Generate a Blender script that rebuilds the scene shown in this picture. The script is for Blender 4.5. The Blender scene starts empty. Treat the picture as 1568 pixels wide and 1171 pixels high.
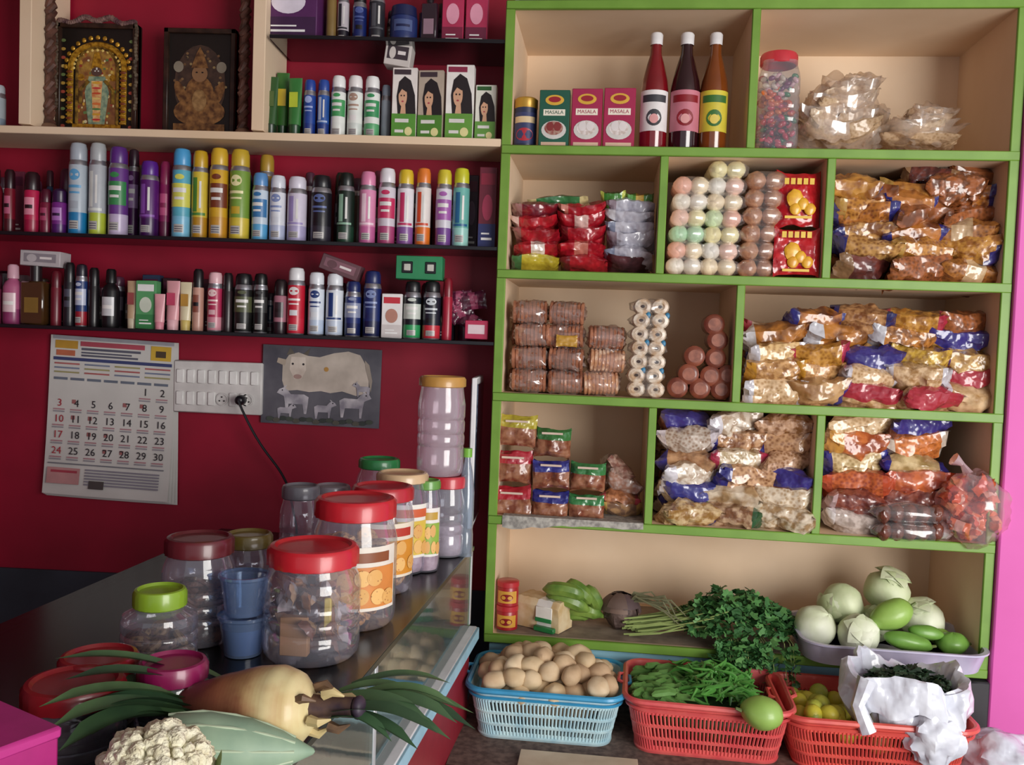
import bpy, bmesh, math, random
from mathutils import Matrix, Vector, noise
random.seed(7)
R = random.random
def ru(a,b): return a+(b-a)*random.random()
sc = bpy.context.scene
sc.view_settings.view_transform = 'Standard'

# ------------------------------------------------------------ camera & survey
CAM = Vector((0,-2.1,1.5)); FPX=1358.0
YAW,PITCH,ROLL = 0.042,0.046,0.037
CR = Matrix.Rotation(YAW,3,'Z')@Matrix.Rotation(math.pi/2-PITCH,3,'X')@Matrix.Rotation(ROLL,3,'Z')
cd = bpy.data.cameras.new('camera'); cd.sensor_width=36; cd.lens=FPX/1568*36
co = bpy.data.objects.new('camera',cd); sc.collection.objects.link(co)
co.matrix_world = Matrix.Translation(CAM)@CR.to_4x4(); sc.camera=co
cd.clip_start=0.02
def ray(px,py): return CR@Vector(((px-784)/FPX,-(py-585.5)/FPX,-1))
def at_y(px,py,y):
    d=ray(px,py); return CAM+d*((y-CAM.y)/d.y)
def at_z(px,py,z):
    d=ray(px,py); return CAM+d*((z-CAM.z)/d.z)
def hz(P,px,py): return at_y(px,py,P.y).z
# display unit frame
A_=0.0663
UD=Vector((math.cos(A_),-math.sin(A_),0)); VD=Vector((math.sin(A_),math.cos(A_),0))
O=at_y(765,500,0.0); O.z=0
def U(px,py,v=0):
    d=ray(px,py); t=((O+VD*v-CAM).dot(VD))/d.dot(VD)
    p=CAM+d*t; return ((p-O).dot(UD),p.z)
def zedge(l,r):
    return (U(*l)[1]+U(*r)[1])/2
W=(U(1552,100)[0]+U(1540,500)[0]+U(1512,950)[0])/3
E=[zedge((785,8),(1560,8)),zedge((778,229),(1545,241)),zedge((770,420),(1543,441)),
   zedge((762,608),(1532,639)),zedge((754,797),(1517,836)),zedge((744,972),(1505,1032))]
TH=0.011
Z=[None]+[e+TH for e in E[1:]]   # shelf top surface

# ------------------------------------------------------------ materials
def lin(h):
    if isinstance(h,str): h=tuple(int(h[i:i+2],16) for i in (0,2,4))
    f=lambda c:(c/255/12.92) if c/255<=.04045 else ((c/255+.055)/1.055)**2.4
    return tuple(f(c) for c in h)+(1,)
_mc={}
def pm(col,rough=.42,metal=0,col2=None,scale=25,bump=0,bscale=60,coat=0,kind='noise',name=None,sss=0,lo=.35,hi=.65,bd=.01,crough=.12):
    key=(col,rough,metal,col2,scale,bump,bscale,coat,kind,sss,lo,hi,bd,crough)
    if key in _mc: return _mc[key]
    m=bpy.data.materials.new(name or 'mat_'+str(col)); m.use_nodes=True
    nt=m.node_tree; p=nt.nodes['Principled BSDF']
    tc=nt.nodes.new('ShaderNodeTexCoord')
    if kind=='voronoi':
        t=nt.nodes.new('ShaderNodeTexVoronoi'); out=t.outputs['Distance']
    elif kind=='wave':
        t=nt.nodes.new('ShaderNodeTexWave'); out=t.outputs['Fac']; t.inputs['Distortion'].default_value=3
    else:
        t=nt.nodes.new('ShaderNodeTexNoise'); out=t.outputs['Fac']; t.inputs['Detail'].default_value=4
    t.inputs['Scale'].default_value=scale
    nt.links.new(tc.outputs['Object'],t.inputs['Vector'])
    r=nt.nodes.new('ShaderNodeValToRGB'); c=lin(col)
    c2=lin(col2) if col2 else tuple(x*.86 for x in c[:3])+(1,)
    r.color_ramp.elements[0].color=c2; r.color_ramp.elements[1].color=c
    r.color_ramp.elements[0].position=lo; r.color_ramp.elements[1].position=hi
    nt.links.new(out,r.inputs[0]); nt.links.new(r.outputs[0],p.inputs['Base Color'])
    p.inputs['Roughness'].default_value=rough; p.inputs['Metallic'].default_value=metal
    if coat:
        p.inputs['Coat Weight'].default_value=coat; p.inputs['Coat Roughness'].default_value=crough
    if bump:
        n=nt.nodes.new('ShaderNodeTexNoise'); n.inputs['Scale'].default_value=bscale
        n.inputs['Detail'].default_value=2
        nt.links.new(tc.outputs['Object'],n.inputs['Vector'])
        b=nt.nodes.new('ShaderNodeBump'); b.inputs['Strength'].default_value=bump; b.inputs['Distance'].default_value=bd
        nt.links.new(n.outputs['Fac'],b.inputs['Height']); nt.links.new(b.outputs[0],p.inputs['Normal'])
        if coat: nt.links.new(b.outputs[0],p.inputs['Coat Normal'])
    _mc[key]=m; return m
def clear(col='ffffff',haze=.10,rough=.08,spec=.5,hcol='c8c8d8',base=.05,bs=.12):
    key=('clear',col,haze,rough,spec,hcol,base,bs)
    if key in _mc: return _mc[key]
    m=bpy.data.materials.new('clear_plastic_'+col); m.use_nodes=True; nt=m.node_tree; nt.nodes.clear()
    o=nt.nodes.new('ShaderNodeOutputMaterial'); tr=nt.nodes.new('ShaderNodeBsdfTransparent'); tr.inputs[0].default_value=lin(col)
    gl=nt.nodes.new('ShaderNodeBsdfGlossy'); gl.inputs['Roughness'].default_value=rough; gl.inputs[0].default_value=(1,1,1,1)
    df=nt.nodes.new('ShaderNodeBsdfDiffuse'); df.inputs[0].default_value=lin(hcol)
    lw=nt.nodes.new('ShaderNodeLayerWeight'); lw.inputs[0].default_value=.25
    mu=nt.nodes.new('ShaderNodeMath'); mu.operation='MULTIPLY_ADD'; mu.inputs[1].default_value=spec; mu.inputs[2].default_value=base
    nt.links.new(lw.outputs['Facing'],mu.inputs[0])
    tc=nt.nodes.new('ShaderNodeTexCoord'); n=nt.nodes.new('ShaderNodeTexNoise'); n.inputs['Scale'].default_value=35
    nt.links.new(tc.outputs['Object'],n.inputs['Vector'])
    b=nt.nodes.new('ShaderNodeBump'); b.inputs['Strength'].default_value=bs; nt.links.new(n.outputs['Fac'],b.inputs['Height'])
    nt.links.new(b.outputs[0],gl.inputs['Normal'])
    m1=nt.nodes.new('ShaderNodeMixShader'); m1.inputs[0].default_value=haze
    nt.links.new(tr.outputs[0],m1.inputs[1]); nt.links.new(df.outputs[0],m1.inputs[2])
    m2=nt.nodes.new('ShaderNodeMixShader'); nt.links.new(mu.outputs[0],m2.inputs[0])
    nt.links.new(m1.outputs[0],m2.inputs[1]); nt.links.new(gl.outputs[0],m2.inputs[2])
    nt.links.new(m2.outputs[0],o.inputs[0]); _mc[key]=m; return m
BS=23; BST=.65; CRG=.11
def snack(a,b):
    k=random.choice((0,1,2))
    if k==0: return pm(a,.35,0,b,120,BST,BS,1,'voronoi',lo=.1,hi=.7,bd=.02,crough=CRG)
    if k==1: return pm(a,.35,0,b,60,BST,BS+6,1,lo=.42,hi=.58,bd=.02,crough=CRG)
    return pm(a,.35,0,b,30,BST,BS,1,lo=.4,hi=.6,bd=.02,crough=CRG)
def film(a,b=None): return pm(a,.32,0,b,40,BST,BS+4,1,bd=.02,crough=CRG)

# ------------------------------------------------------------ builder
class B:
    def __init__(s): s.v=[];s.f=[];s.mi=[];s.sm=[];s.mats=[]
    def idx(s,m):
        if m not in s.mats: s.mats.append(m)
        return s.mats.index(m)
    def add(s,vs,fs,mat,M=None,smooth=True):
        o=len(s.v)
        for v in vs:
            v=Vector(v)
            if M is not None: v=M@v
            s.v.append(v)
        if not isinstance(mat,list): mat=[mat]*len(fs)
        for f,m in zip(fs,mat):
            s.f.append([i+o for i in f]); s.mi.append(s.idx(m)); s.sm.append(smooth)
    def box(s,c,size,mat,M=None,bev=.0015,front=None,rz=0):
        bm=bmesh.new(); bmesh.ops.create_cube(bm,size=1)
        for v in bm.verts: v.co=Vector((v.co.x*size[0],v.co.y*size[1],v.co.z*size[2]))
        bev=min(bev,min(size)*.3)
        if bev>0: bmesh.ops.bevel(bm,geom=bm.edges[:],offset=bev,segments=1,affect='EDGES')
        bm.normal_update()
        vs=[v.co.copy() for v in bm.verts]; fs=[[v.index for v in f.verts] for f in bm.faces]
        ms=[(front if (front and f.normal.y<-.9) else mat) for f in bm.faces]
        T=Matrix.Translation(c)@Matrix.Rotation(rz,4,'Z')
        if M is not None: T=M@T
        s.add(vs,fs,ms,T,False); bm.free()
    def lathe(s,prof,mat,c=(0,0,0),seg=22,ribs=0,ramp=.04,M=None,sx=1,sy=1,sq=0):
        vs=[];fs=[];ms=[]; cur=mat
        for i,p in enumerate(prof):
            r=max(p[0],1e-5)
            rb = ribs and len(p)>3 and p[3]
            n=seg
            for k in range(n):
                a=2*math.pi*k/n; rr=r*(1+(ramp*(1 if k%2 else -1)*.5 if rb else 0))
                if sq:
                    q=(abs(math.cos(a))**sq+abs(math.sin(a))**sq)**(-1/sq); rr*=q
                vs.append((c[0]+rr*math.cos(a)*sx,c[1]+rr*math.sin(a)*sy,c[2]+p[1]))
            if len(p)>2 and p[2]: cur=p[2]
            if i<len(prof)-1:
                for k in range(n):
                    k2=(k+1)%n; fs.append((i*n+k,i*n+k2,(i+1)*n+k2,(i+1)*n+k)); ms.append(cur)
        s.add(vs,fs,ms,M)
    def blob(s,c,r,mat,seg=14,rings=9,amp=0,freq=2,M=None,seed=0,fn=None):
        if not hasattr(r,'__len__'): r=(r,r,r)
        vs=[];fs=[]
        for i in range(rings+1):
            th=math.pi*i/rings
            for k in range(seg):
                a=2*math.pi*k/seg
                n=Vector((math.sin(th)*math.cos(a),math.sin(th)*math.sin(a),math.cos(th)))
                q=1+(amp*noise.noise(n*freq+Vector((seed*7.3,seed*3.1,0))) if amp else 0)
                if fn: q*=fn(n,a,th)
                vs.append(Vector((n.x*r[0]*q,n.y*r[1]*q,n.z*r[2]*q)))
        for i in range(rings):
            for k in range(seg):
                k2=(k+1)%seg; fs.append((i*seg+k,(i+1)*seg+k,(i+1)*seg+k2,i*seg+k2))
        T=Matrix.Translation(c)
        if M is not None: T=T@M
        s.add(vs,fs,mat,T)
    def tube(s,pts,rad,mat,seg=6,M=None,closed=False):
        pts=[Vector(p) for p in pts]; n=len(pts); vs=[];fs=[]
        if not hasattr(rad,'__len__'): rad=[rad]*n
        prev=None
        for i,p in enumerate(pts):
            if closed: t=pts[(i+1)%n]-pts[i-1]
            else: t=pts[min(i+1,n-1)]-pts[max(i-1,0)]
            if t.length<1e-9: t=Vector((0,0,1))
            t.normalize()
            ref=prev if prev is not None else (Vector((0,0,1)) if abs(t.z)<.9 else Vector((1,0,0)))
            x=ref-t*ref.dot(t)
            if x.length<1e-6: x=t.orthogonal()
            x.normalize(); prev=x; y=t.cross(x)
            for k in range(seg):
                a=2*math.pi*k/seg; vs.append(p+(x*math.cos(a)+y*math.sin(a))*rad[i])
        m=n if closed else n-1
        for i in range(m):
            j=(i+1)%n
            for k in range(seg):
                k2=(k+1)%seg; fs.append((i*seg+k,i*seg+k2,j*seg+k2,j*seg+k))
        if not closed:
            fs.append(tuple(range(seg))); fs.append(tuple((n-1)*seg+k for k in range(seg)))
        s.add(vs,fs,mat,M)
    def pillow(s,c,w,d,t,A,Em=None,style='plain',M=None,nu=15,nv=11,wr=.45):
        vs=[];fs=[];ms=[]; sd=ru(0,90); bend=ru(-.12,.12)*w
        for side in (1,-1):
            for j in range(nv):
                for i in range(nu):
                    x=-1+2*i/(nu-1); y=-1+2*j/(nv-1)
                    th=t/2*max(0,(1-abs(x)**2.6))**.6*max(0,(1-abs(y)**2.6))**.6
                    nz=noise.noise(Vector((x*2.4+sd,y*2.4,side*3)))
                    z=side*th*(1+wr*nz*1.7)+.12*t*noise.noise(Vector((x*4,y*4+sd,0)))+bend*x*x
                    if abs(x)>.95: z+= .06*t*(1 if j%2 else -1)
                    X=x*w/2*(1+.04*noise.noise(Vector((y*3,sd,x)))); Y=y*d/2*(1-.14*(1-abs(x)**5)+.08*noise.noise(Vector((x*2,sd,y))))
                    vs.append((X,Y,z))
        n=nu*nv
        for si in range(2):
            for j in range(nv-1):
                for i in range(nu-1):
                    a=si*n+j*nu+i; q=(a,a+1,a+nu+1,a+nu)
                    fs.append(q if si==0 else q[::-1])
                    x=-1+2*(i+.5)/(nu-1); y=-1+2*(j+.5)/(nv-1); m=A
                    if Em:
                        if style=='ends' and abs(x)>.66: m=Em
                        elif style=='left' and x<-.5: m=Em
                        elif style=='band' and abs(x)<.3: m=Em
                        elif style=='diag' and x+y*.6>.45: m=Em
                        elif style=='head' and y>.3: m=Em
                        elif style=='oval' and x*x/.35+y*y/.5<1: m=Em
                        elif style=='side' and y<-.45: m=Em
                    ms.append(m)
        T=Matrix.Translation(c)
        if M is not None: T=T@M
        s.add(vs,fs,ms,T)
    def patch(s,r,z0,z1,a,mat,a0=0,c=(0,0,0),off=.0006,ell=False,n=10,sx=1):
        vs=[];fs=[]
        if ell:
            vs.append((c[0]+(r+off)*math.sin(a0),c[1]-(r+off)*math.cos(a0),c[2]+(z0+z1)/2))
            for k in range(18):
                q=2*math.pi*k/18; aa=a0+a*math.cos(q)
                vs.append((c[0]+(r+off)*math.sin(aa),c[1]-(r+off)*math.cos(aa),c[2]+(z0+z1)/2+(z1-z0)/2*math.sin(q)))
            fs=[(0,k+1,(k+1)%18+1) for k in range(18)]
        else:
            for k in range(n+1):
                aa=a0-a+2*a*k/n
                for z in (z0,z1): vs.append((c[0]+(r+off)*math.sin(aa),c[1]-(r+off)*math.cos(aa),c[2]+z))
            fs=[(2*k,2*k+2,2*k+3,2*k+1) for k in range(n)]
        s.add(vs,fs,mat)
    def ell(s,cx,cz,rx,rz,y,mat,n=20,M=None,rot=0):
        vs=[(cx,y,cz)]
        for k in range(n):
            a=2*math.pi*k/n; x=rx*math.cos(a); z=rz*math.sin(a)
            vs.append((cx+x*math.cos(rot)-z*math.sin(rot),y,cz+x*math.sin(rot)+z*math.cos(rot)))
        s.add(vs,[(0,k+1,(k+1)%n+1) for k in range(n)],mat,M,False)
    def rect(s,x0,x1,z0,z1,y,mat,M=None):
        s.add([(x0,y,z0),(x1,y,z0),(x1,y,z1),(x0,y,z1)],[(0,1,2,3)],mat,M,False)
    def poly(s,pts,y,mat,M=None):
        s.add([(p[0],y,p[1]) for p in pts],[tuple(range(len(pts)))],mat,M,False)
    def text(s,body,x,z,size,y,mat,M=None):
        k=body
        if k not in _tx:
            cu=bpy.data.curves.new('t','FONT'); cu.body=body; cu.size=1; cu.align_x='CENTER'; cu.align_y='CENTER'; cu.resolution_u=2
            ob=bpy.data.objects.new('t',cu); sc.collection.objects.link(ob)
            dg=bpy.context.evaluated_depsgraph_get(); me=bpy.data.meshes.new_from_object(ob.evaluated_get(dg))
            _tx[k]=([v.co.copy() for v in me.vertices],[tuple(p.vertices) for p in me.polygons])
            bpy.data.objects.remove(ob); bpy.data.meshes.remove(me); bpy.data.curves.remove(cu)
        vs,fs=_tx[k]
        s.add([(x+v.x*size,y,z+v.y*size) for v in vs],fs,mat,M,False)
    def done(s,name,loc=(0,0,0),rz=0,rot=None,parent=None):
        me=bpy.data.meshes.new(name); me.from_pydata([tuple(v) for v in s.v],[],s.f)
        for m in s.mats: me.materials.append(m)
        me.polygons.foreach_set('material_index',s.mi); me.polygons.foreach_set('use_smooth',s.sm)
        me.update()
        try: me.set_sharp_from_angle(angle=math.radians(42))
        except Exception: pass
        ob=bpy.data.objects.new(name,me); sc.collection.objects.link(ob)
        ob.location=loc; ob.rotation_euler=rot if rot else (0,0,rz)
        if parent: ob.parent=parent
        return ob
_tx={}
def RX(a): return Matrix.Rotation(a,4,'X')
def RY(a): return Matrix.Rotation(a,4,'Y')
def RZ(a): return Matrix.Rotation(a,4,'Z')
def udone(b,name,u,v,z): return b.done(name,O+UD*u+VD*v+Vector((0,0,z)),-A_)

cream=pm('ecd3b6',.75,0,'e0c4a4',3); green=pm('769f3e',.45,0,'6a9234',12)
red_w=pm('a00c30',.55,0,'8c0a28',4); white=pm('e8e6e2',.4); black=pm('16141a',.3); dark=pm('2a2228',.5)
gold=pm('c89b3a',.35,.3); brown=pm('5b3a26',.6)

# ------------------------------------------------------------ room shell
XL=-2.1; XR=2.3; YF=-4.2
def shell(name,c,size,mat): 
    b=B(); b.box((0,0,0),size,mat,bev=0); return b.done(name,c)
shell('floor',(0.1,-1.8,-.05),(4.6,5.0,.1),pm('6d675f',.5,0,'57514b',6))
shell('ceiling',(0.1,-1.8,2.95),(4.6,5.0,.1),pm('a8a098',.8))
wx1=O.x-.006
shell('wall_back',((XL+wx1)/2,.23,1.88),(wx1-XL,.1,2.06),red_w)
shell('wall_back_dado',((XL+wx1)/2,.226,.425),(wx1-XL,.108,.85),pm('3b4450',.6,0,'2c333d',5))
shell('wall_left',(XL-.05,-1.8,1.45),(.1,4.8,2.9),pm('7d1230',.6))
pinkm=pm('dc62b6',.6,0,'d258aa',3)
p=O+UD*(W+.012+.4)+VD*.1
b=B(); b.box((0,0,0),(.8,.24,2.9),pinkm,bev=.004); b.done('wall_right',(p.x,p.y,1.45),-A_)
p=O+UD*(W/2)+VD*.40
b=B(); b.box((0,0,0),(W+.05,.08,2.9),pm('9fc4cf',.7),bev=0); b.done('wall_behind_unit',(p.x,p.y,1.45),-A_)

# ------------------------------------------------------------ display unit
UDp=.33; z0=E[5]; zt=E[0]
b=B()
ztop=zt+.0
b.box((W/2,UDp+.005,(z0+ztop)/2),(W+.02,.012,ztop-z0+.03),cream,bev=0)
def vboard(u,za,zb,d=UDp,front=-.0):
    b.box((u,d/2,(za+zb)/2),(.018,d,zb-za),cream,bev=0)
    b.box((u,-.004,(za+zb)/2),(.022,.008,zb-za),green,bev=.002)
vboard(0,z0-TH,ztop+TH); vboard(W,z0-TH,ztop+TH)
for i,e in enumerate(E):
    b.box((W/2,UDp/2,e),(W,UDp,.018),cream,bev=0)
    b.box((W/2,-.005,e),(W+.02,.011,.021),green,bev=.002)
def udiv(row,pxt,pyt,pxb,pyb):
    u=(U(pxt,pyt)[0]+U(pxb,pyb)[0])/2
    b.box((u,UDp/2,(E[row-1]+E[row])/2),(.016,UDp-.01,E[row-1]-E[row]-.018),cream,bev=0)
    b.box((u,-.004,(E[row-1]+E[row])/2),(.019,.009,E[row-1]-E[row]-.02),green,bev=.002)
    return u
udiv(1,1157,20,1150,222); udiv(2,1017,245,1010,418); udiv(2,1272,250,1264,425)
udiv(3,1134,445,1126,615); udiv(4,999,632,992,800); udiv(4,1257,642,1247,815)
udone(b,'display_shelf_unit',0,0,0)
b=B(); b.box((W/2-.01,.03,.718),(W-.02,.016,.13),pm('a4d8ea',.6,0,'94cadd',5),bev=0); udone(b,'trim_blue_panel',0,0,-.0)
b=B(); b.box((0,.02,.39),(.045,.08,.77),pm('2c2a30',.5),bev=.004); udone(b,'shelf_support_post',U(1492,1100)[0],0,0)

# ------------------------------------------------------------ left wall shelves
def lz(l,r): return (at_y(*l,0).z+at_y(*r,0).z)/2
zA=lz((0,203),(765,214)); zB=lz((0,359),(755,378)); zC=lz((0,500),(745,524)); zG=at_y(590,60,0).z
xr=O.x-.012
b=B()
b.box(((XL+xr)/2,.085,zA),(xr-XL,.18,.018),cream)
for px in (38,396):
    x=at_y(px,100,0).x; b.box((x,.085,(zA+2.85)/2+.004),(.03,.17,2.85-zA-.02),cream)
b.done('wooden_wall_shelf',(0,0,0))
gl=clear('7a8a86',.35,.05,.6,'20282a')
for nm,zz,xl in (('glass_shelf',zB,XL),('glass_shelf',zC,XL)):
    b=B(); b.box(((xl+xr)/2,.088,zz),(xr-xl,.176,.007),gl,bev=0)
    b.box(((xl+xr)/2,-.001,zz),(xr-xl,.004,.009),black,bev=.001)
    b.done(nm)
x0=at_y(408,50,0).x+.008
b=B(); b.box(((x0+xr)/2,.088,zG),(xr-x0,.176,.007),gl,bev=0); b.box(((x0+xr)/2,-.001,zG),(xr-x0,.004,.009),black,bev=.001); b.done('glass_shelf')

# item makers -------------------------------------------------
metal=pm('b8b8c0',.3,.8)
def P(c,rough=.34): return pm(c,rough,coat=.2,crough=.2)
def aerosol(b,r,h,cap,body,band,label):
    ch=.2*h
    pr=[(0,0,metal),(r*.94,0),(r,.003,P(band or body)),(r,h*.24,P(body)),(r,h-ch-.012,metal),(r*.93,h-ch-.004,metal),(r*.86,h-ch,P(cap)),
        (r*.9,h-ch+.002),(r*.88,h-ch*.35),(r*.74,h-ch*.1),(r*.4,h-.001),(0,h)]
    b.lathe(pr,metal)
    if label:
        L=P(label); v=random.choice((0,1,2)); dk=P('e2e0de') if v!=1 else P(cap)
        if v==0:
            b.patch(r,h*.34,h*.6,1.3,L); b.patch(r,h*.5,h*.55,.7,dk,off=.001); b.patch(r,h*.42,h*.45,.5,dk,off=.001); b.patch(r,h*.64,h*.7,.5,L,ell=True)
        elif v==1:
            b.patch(r,h*.58,h*.7,.6,L,ell=True); b.patch(r,h*.5,h*.53,.75,L); b.patch(r,h*.44,h*.46,.6,L); b.patch(r,h*.28,h*.36,.45,dk)
        else:
            b.patch(r,h*.3,h*.68,.28,L,a0=-.3); b.patch(r,h*.34,h*.64,.12,dk,a0=.35); b.patch(r,h*.26,h*.29,1.0,L)
        b.patch(r,h*.06,h*.15,.5,P('b8b4b0'),off=.001)
        for q in range(3): b.patch(r,h*(.07+.025*q),h*(.08+.025*q),.4,P('605c68'),off=.0016)
def bottle(b,r,h,cap,body,band,label):
    pr=[(0,0,P(band or body)),(r*.92,0),(r,.005),(r,h*.25,P(body)),(r,h*.62),(r*.8,h*.7),(r*.5,h*.745),(r*.48,h*.76,P(cap)),(r*.6,h*.765),(r*.56,h*.97),(r*.4,h),(0,h)]
    b.lathe(pr,white)
    if label: b.patch(r,h*.2,h*.52,.8,P(label)); b.patch(r,h*.32,h*.38,.6,P('f4f0ee'),off=.001)
def slim(b,r,h,cap,body,band,label):
    pr=[(0,0,P(band or body)),(r*.96,0),(r,.002),(r,h*.22,P(body)),(r,h*.68),(r*.93,h*.7,P(cap)),(r*.96,h*.71),(r*.9,h*.95),(r*.6,h),(0,h)]
    b.lathe(pr,white)
    if label: b.patch(r,h*.3,h*.58,.7,P(label)); b.patch(r,h*.4,h*.46,.5,P(cap),off=.001)
def tubep(b,r,h,cap,body,band,label):
    vs=[];fs=[];n=16
    for i in range(7):
        t=i/6
        for k in range(n):
            a=2*math.pi*k/n; vs.append((r*math.cos(a)*(1+.1*t),r*math.sin(a)*(1-.9*t)*.8,h*.2+(h*.8)*t))
    for i in range(6):
        for k in range(n): fs.append((i*n+k,i*n+(k+1)%n,(i+1)*n+(k+1)%n,(i+1)*n+k))
    b.add(vs,fs,P(body)); b.lathe([(0,0,P(cap)),(r*.85,0),(r*.9,h*.19),(r*.98,h*.21),(0,h*.21)],P(cap))
    if label: b.rect(-r*.7,r*.7,h*.5,h*.75,-r*.72,P(label))
def box(b,r,h,cap,body,band,label,d=None):
    w=2*r; d=d or w*.55
    b.box((0,0,h/2),(w,d,h),pm(body,.5)); y=-d/2-.0006
    if band: b.rect(-r*.96,r*.96,.002,h*.3,y,pm(band,.5))
    if label: b.ell(0,h*.5,r*.6,h*.16,y-.0004,pm(label,.5))
    b.rect(-r*.8,r*.8,h*.78,h*.92,y-.0003,pm(cap,.5))
    b.rect(-r*.6,r*.6,h*.1,h*.13,y-.0006,pm('f4f4f4',.5)); b.rect(-r*.6,r*.3,h*.17,h*.19,y-.0006,pm('f4f4f4',.5))
def squareb(b,r,h,cap,body,band,label):
    b.box((0,0,h*.36),(2*r,r*1.2,h*.72),pm(body,.1,coat=1),bev=.004)
    b.lathe([(0,h*.72,P(cap)),(r*.45,h*.72),(r*.45,h*.98),(r*.35,h),(0,h)],P(cap))
    b.rect(-r*.6,r*.6,h*.2,h*.45,-r*.61,pm(label or 'caa050',.4))
def dye(b,r,h,cap,body,band,label):
    d=r*.9; b.box((0,0,h/2),(2*r,d,h),pm(body,.5)); y=-d/2-.0006
    hair=pm('20161a',.5); skin=pm('d8a888',.5)
    b.poly([(-r*.5,h*.36),(-r*.62,h*.6),(-r*.45,h*.8),(0,h*.88),(r*.5,h*.82),(r*.85,h*.62),(r*.95,h*.36)],y-.0003,hair)
    b.ell(-r*.12,h*.6,r*.34,h*.145,y-.0007,skin); b.poly([(-r*.3,h*.36),(r*.15,h*.36),(r*.08,h*.52),(-r*.2,h*.5)],y-.0006,skin)
    b.poly([(-r*.48,h*.62),(-r*.38,h*.76),(0,h*.82),(r*.26,h*.72),(r*.16,h*.66),(-r*.2,h*.7)],y-.001,hair)
    for xx in (-.24,0): b.ell(r*xx,h*.61,r*.06,h*.012,y-.0012,hair)
    b.ell(-r*.12,h*.53,r*.09,h*.012,y-.0012,pm('b04050',.5))
    b.rect(-r*.98,r*.98,.002,h*.36,y-.0014,pm(band,.45)); b.rect(-r*.85,r*.5,h*.9,h*.97,y-.0005,pm(cap,.5))
    b.rect(-r*.7,r*.4,h*.24,h*.29,y-.0018,white); b.ell(r*.4,h*.12,r*.3,h*.06,y-.0018,pm('e8e0a0',.5)); b.rect(-r*.7,0,h*.1,h*.14,y-.0018,white)
MK={'a':aerosol,'b':bottle,'s':slim,'t':tubep,'x':box,'q':squareb,'d':dye}
NM={'a':'deodorant_can','b':'lotion_bottle','s':'perfume_spray','t':'cream_tube','x':'cosmetics_box','q':'perfume_bottle','d':'hair_dye_box'}
def place_row(rows,zs,ybase,y=.05,th=.0045):
    for it in rows:
        x0,x1,yt,st,cap,body,band,label=it[:8]
        yy=it[8] if len(it)>8 else y
        cx=(x0+x1)/2; yb=ybase(cx)
        Pm=at_y(cx,(yt+yb)/2,yy); w=(at_y(x1,yt,yy)-at_y(x0,yt,yy)).length*.97; zt=at_y(cx,yt,yy).z
        h=zt-(zs+th); b=B(); MK[st](b,w/2,h,cap,body,band,label)
        b.done(NM[st],(Pm.x,yy,zs+th),ru(-.12,.12) if st!='x' else ru(-.05,.05))
N=None
rowB=[(-14,4,258,'b','401018','6a1020',N,N),(7,23,260,'s','2a0a14','7a1428','50101c','c06080'),(38,61,264,'s','2a1018','c02050','a01840','e890a8'),(62,79,290,'s','501028','7a1838',N,'b04068'),(80,103,290,'s','301040','7a2a88','50186a','b070c0'),
(106,134,218,'a','a8b0bc','b8c4d0','1f7fb8','5aa0d0'),(137,163,218,'a','b0b4b8','b8bcc4','b8c840','e0e4e0'),(167,196,224,'a','5a2a80','6b3a8c','c8b8d8','3a8a50'),(196,213,228,'a','301828','502058',N,'a080b0',.1),
(215,243,246,'a','5a2090','5a1c70','3c1050','8a50b0'),(244,262,248,'s','8a2050','8a1c58','60103c','c05080',.07),
(264,293,227,'a','4aa0d8','5cb0c8','7cc0e0','d8d860'),(294,319,230,'a','c8a020','d8c040','b88820','508838'),(321,350,226,'a','d8b030','d8a828','c89028','7a3a20'),(352,383,228,'a','c8a830','7ca040','d8c040','f0e8b0'),
(386,411,264,'a','5a90c8','c8d8e8','5aa8d8','3a78b0'),(396,420,236,'a','b08c30','a88428',N,N,.11),(413,438,268,'a','d8dce8','dfe2ec','b8c0dc','8090c0'),(440,470,270,'a','dcd8e8','d8d0e4','b0a8d0','a090c8'),
(476,508,268,'a','18161c','1c1a22','302c38','5868a0'),(516,543,264,'a','0f1814','182820','204030','90b8a0'),
(550,576,262,'a','e088b0','e090b8','c868a0','f8d8e8'),(579,606,257,'a','e8e4ec','d8d0dc','b04878','c83060'),(608,634,259,'a','e0c030','e8e4ec','8a58a0','c83868'),(636,660,257,'a','e88030','e8e0dc','e87828','d85030'),
(667,692,259,'a','d8c838','dcd8e4','7a4a98','a860b0'),(693,719,257,'a','d0d030','70b8b0','a0d8d0','2a6a98'),(733,761,257,'x','8a1c38','6a1830','283068','a03050')]
place_row(rowB,zB,lambda x:357+.03*x)
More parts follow.
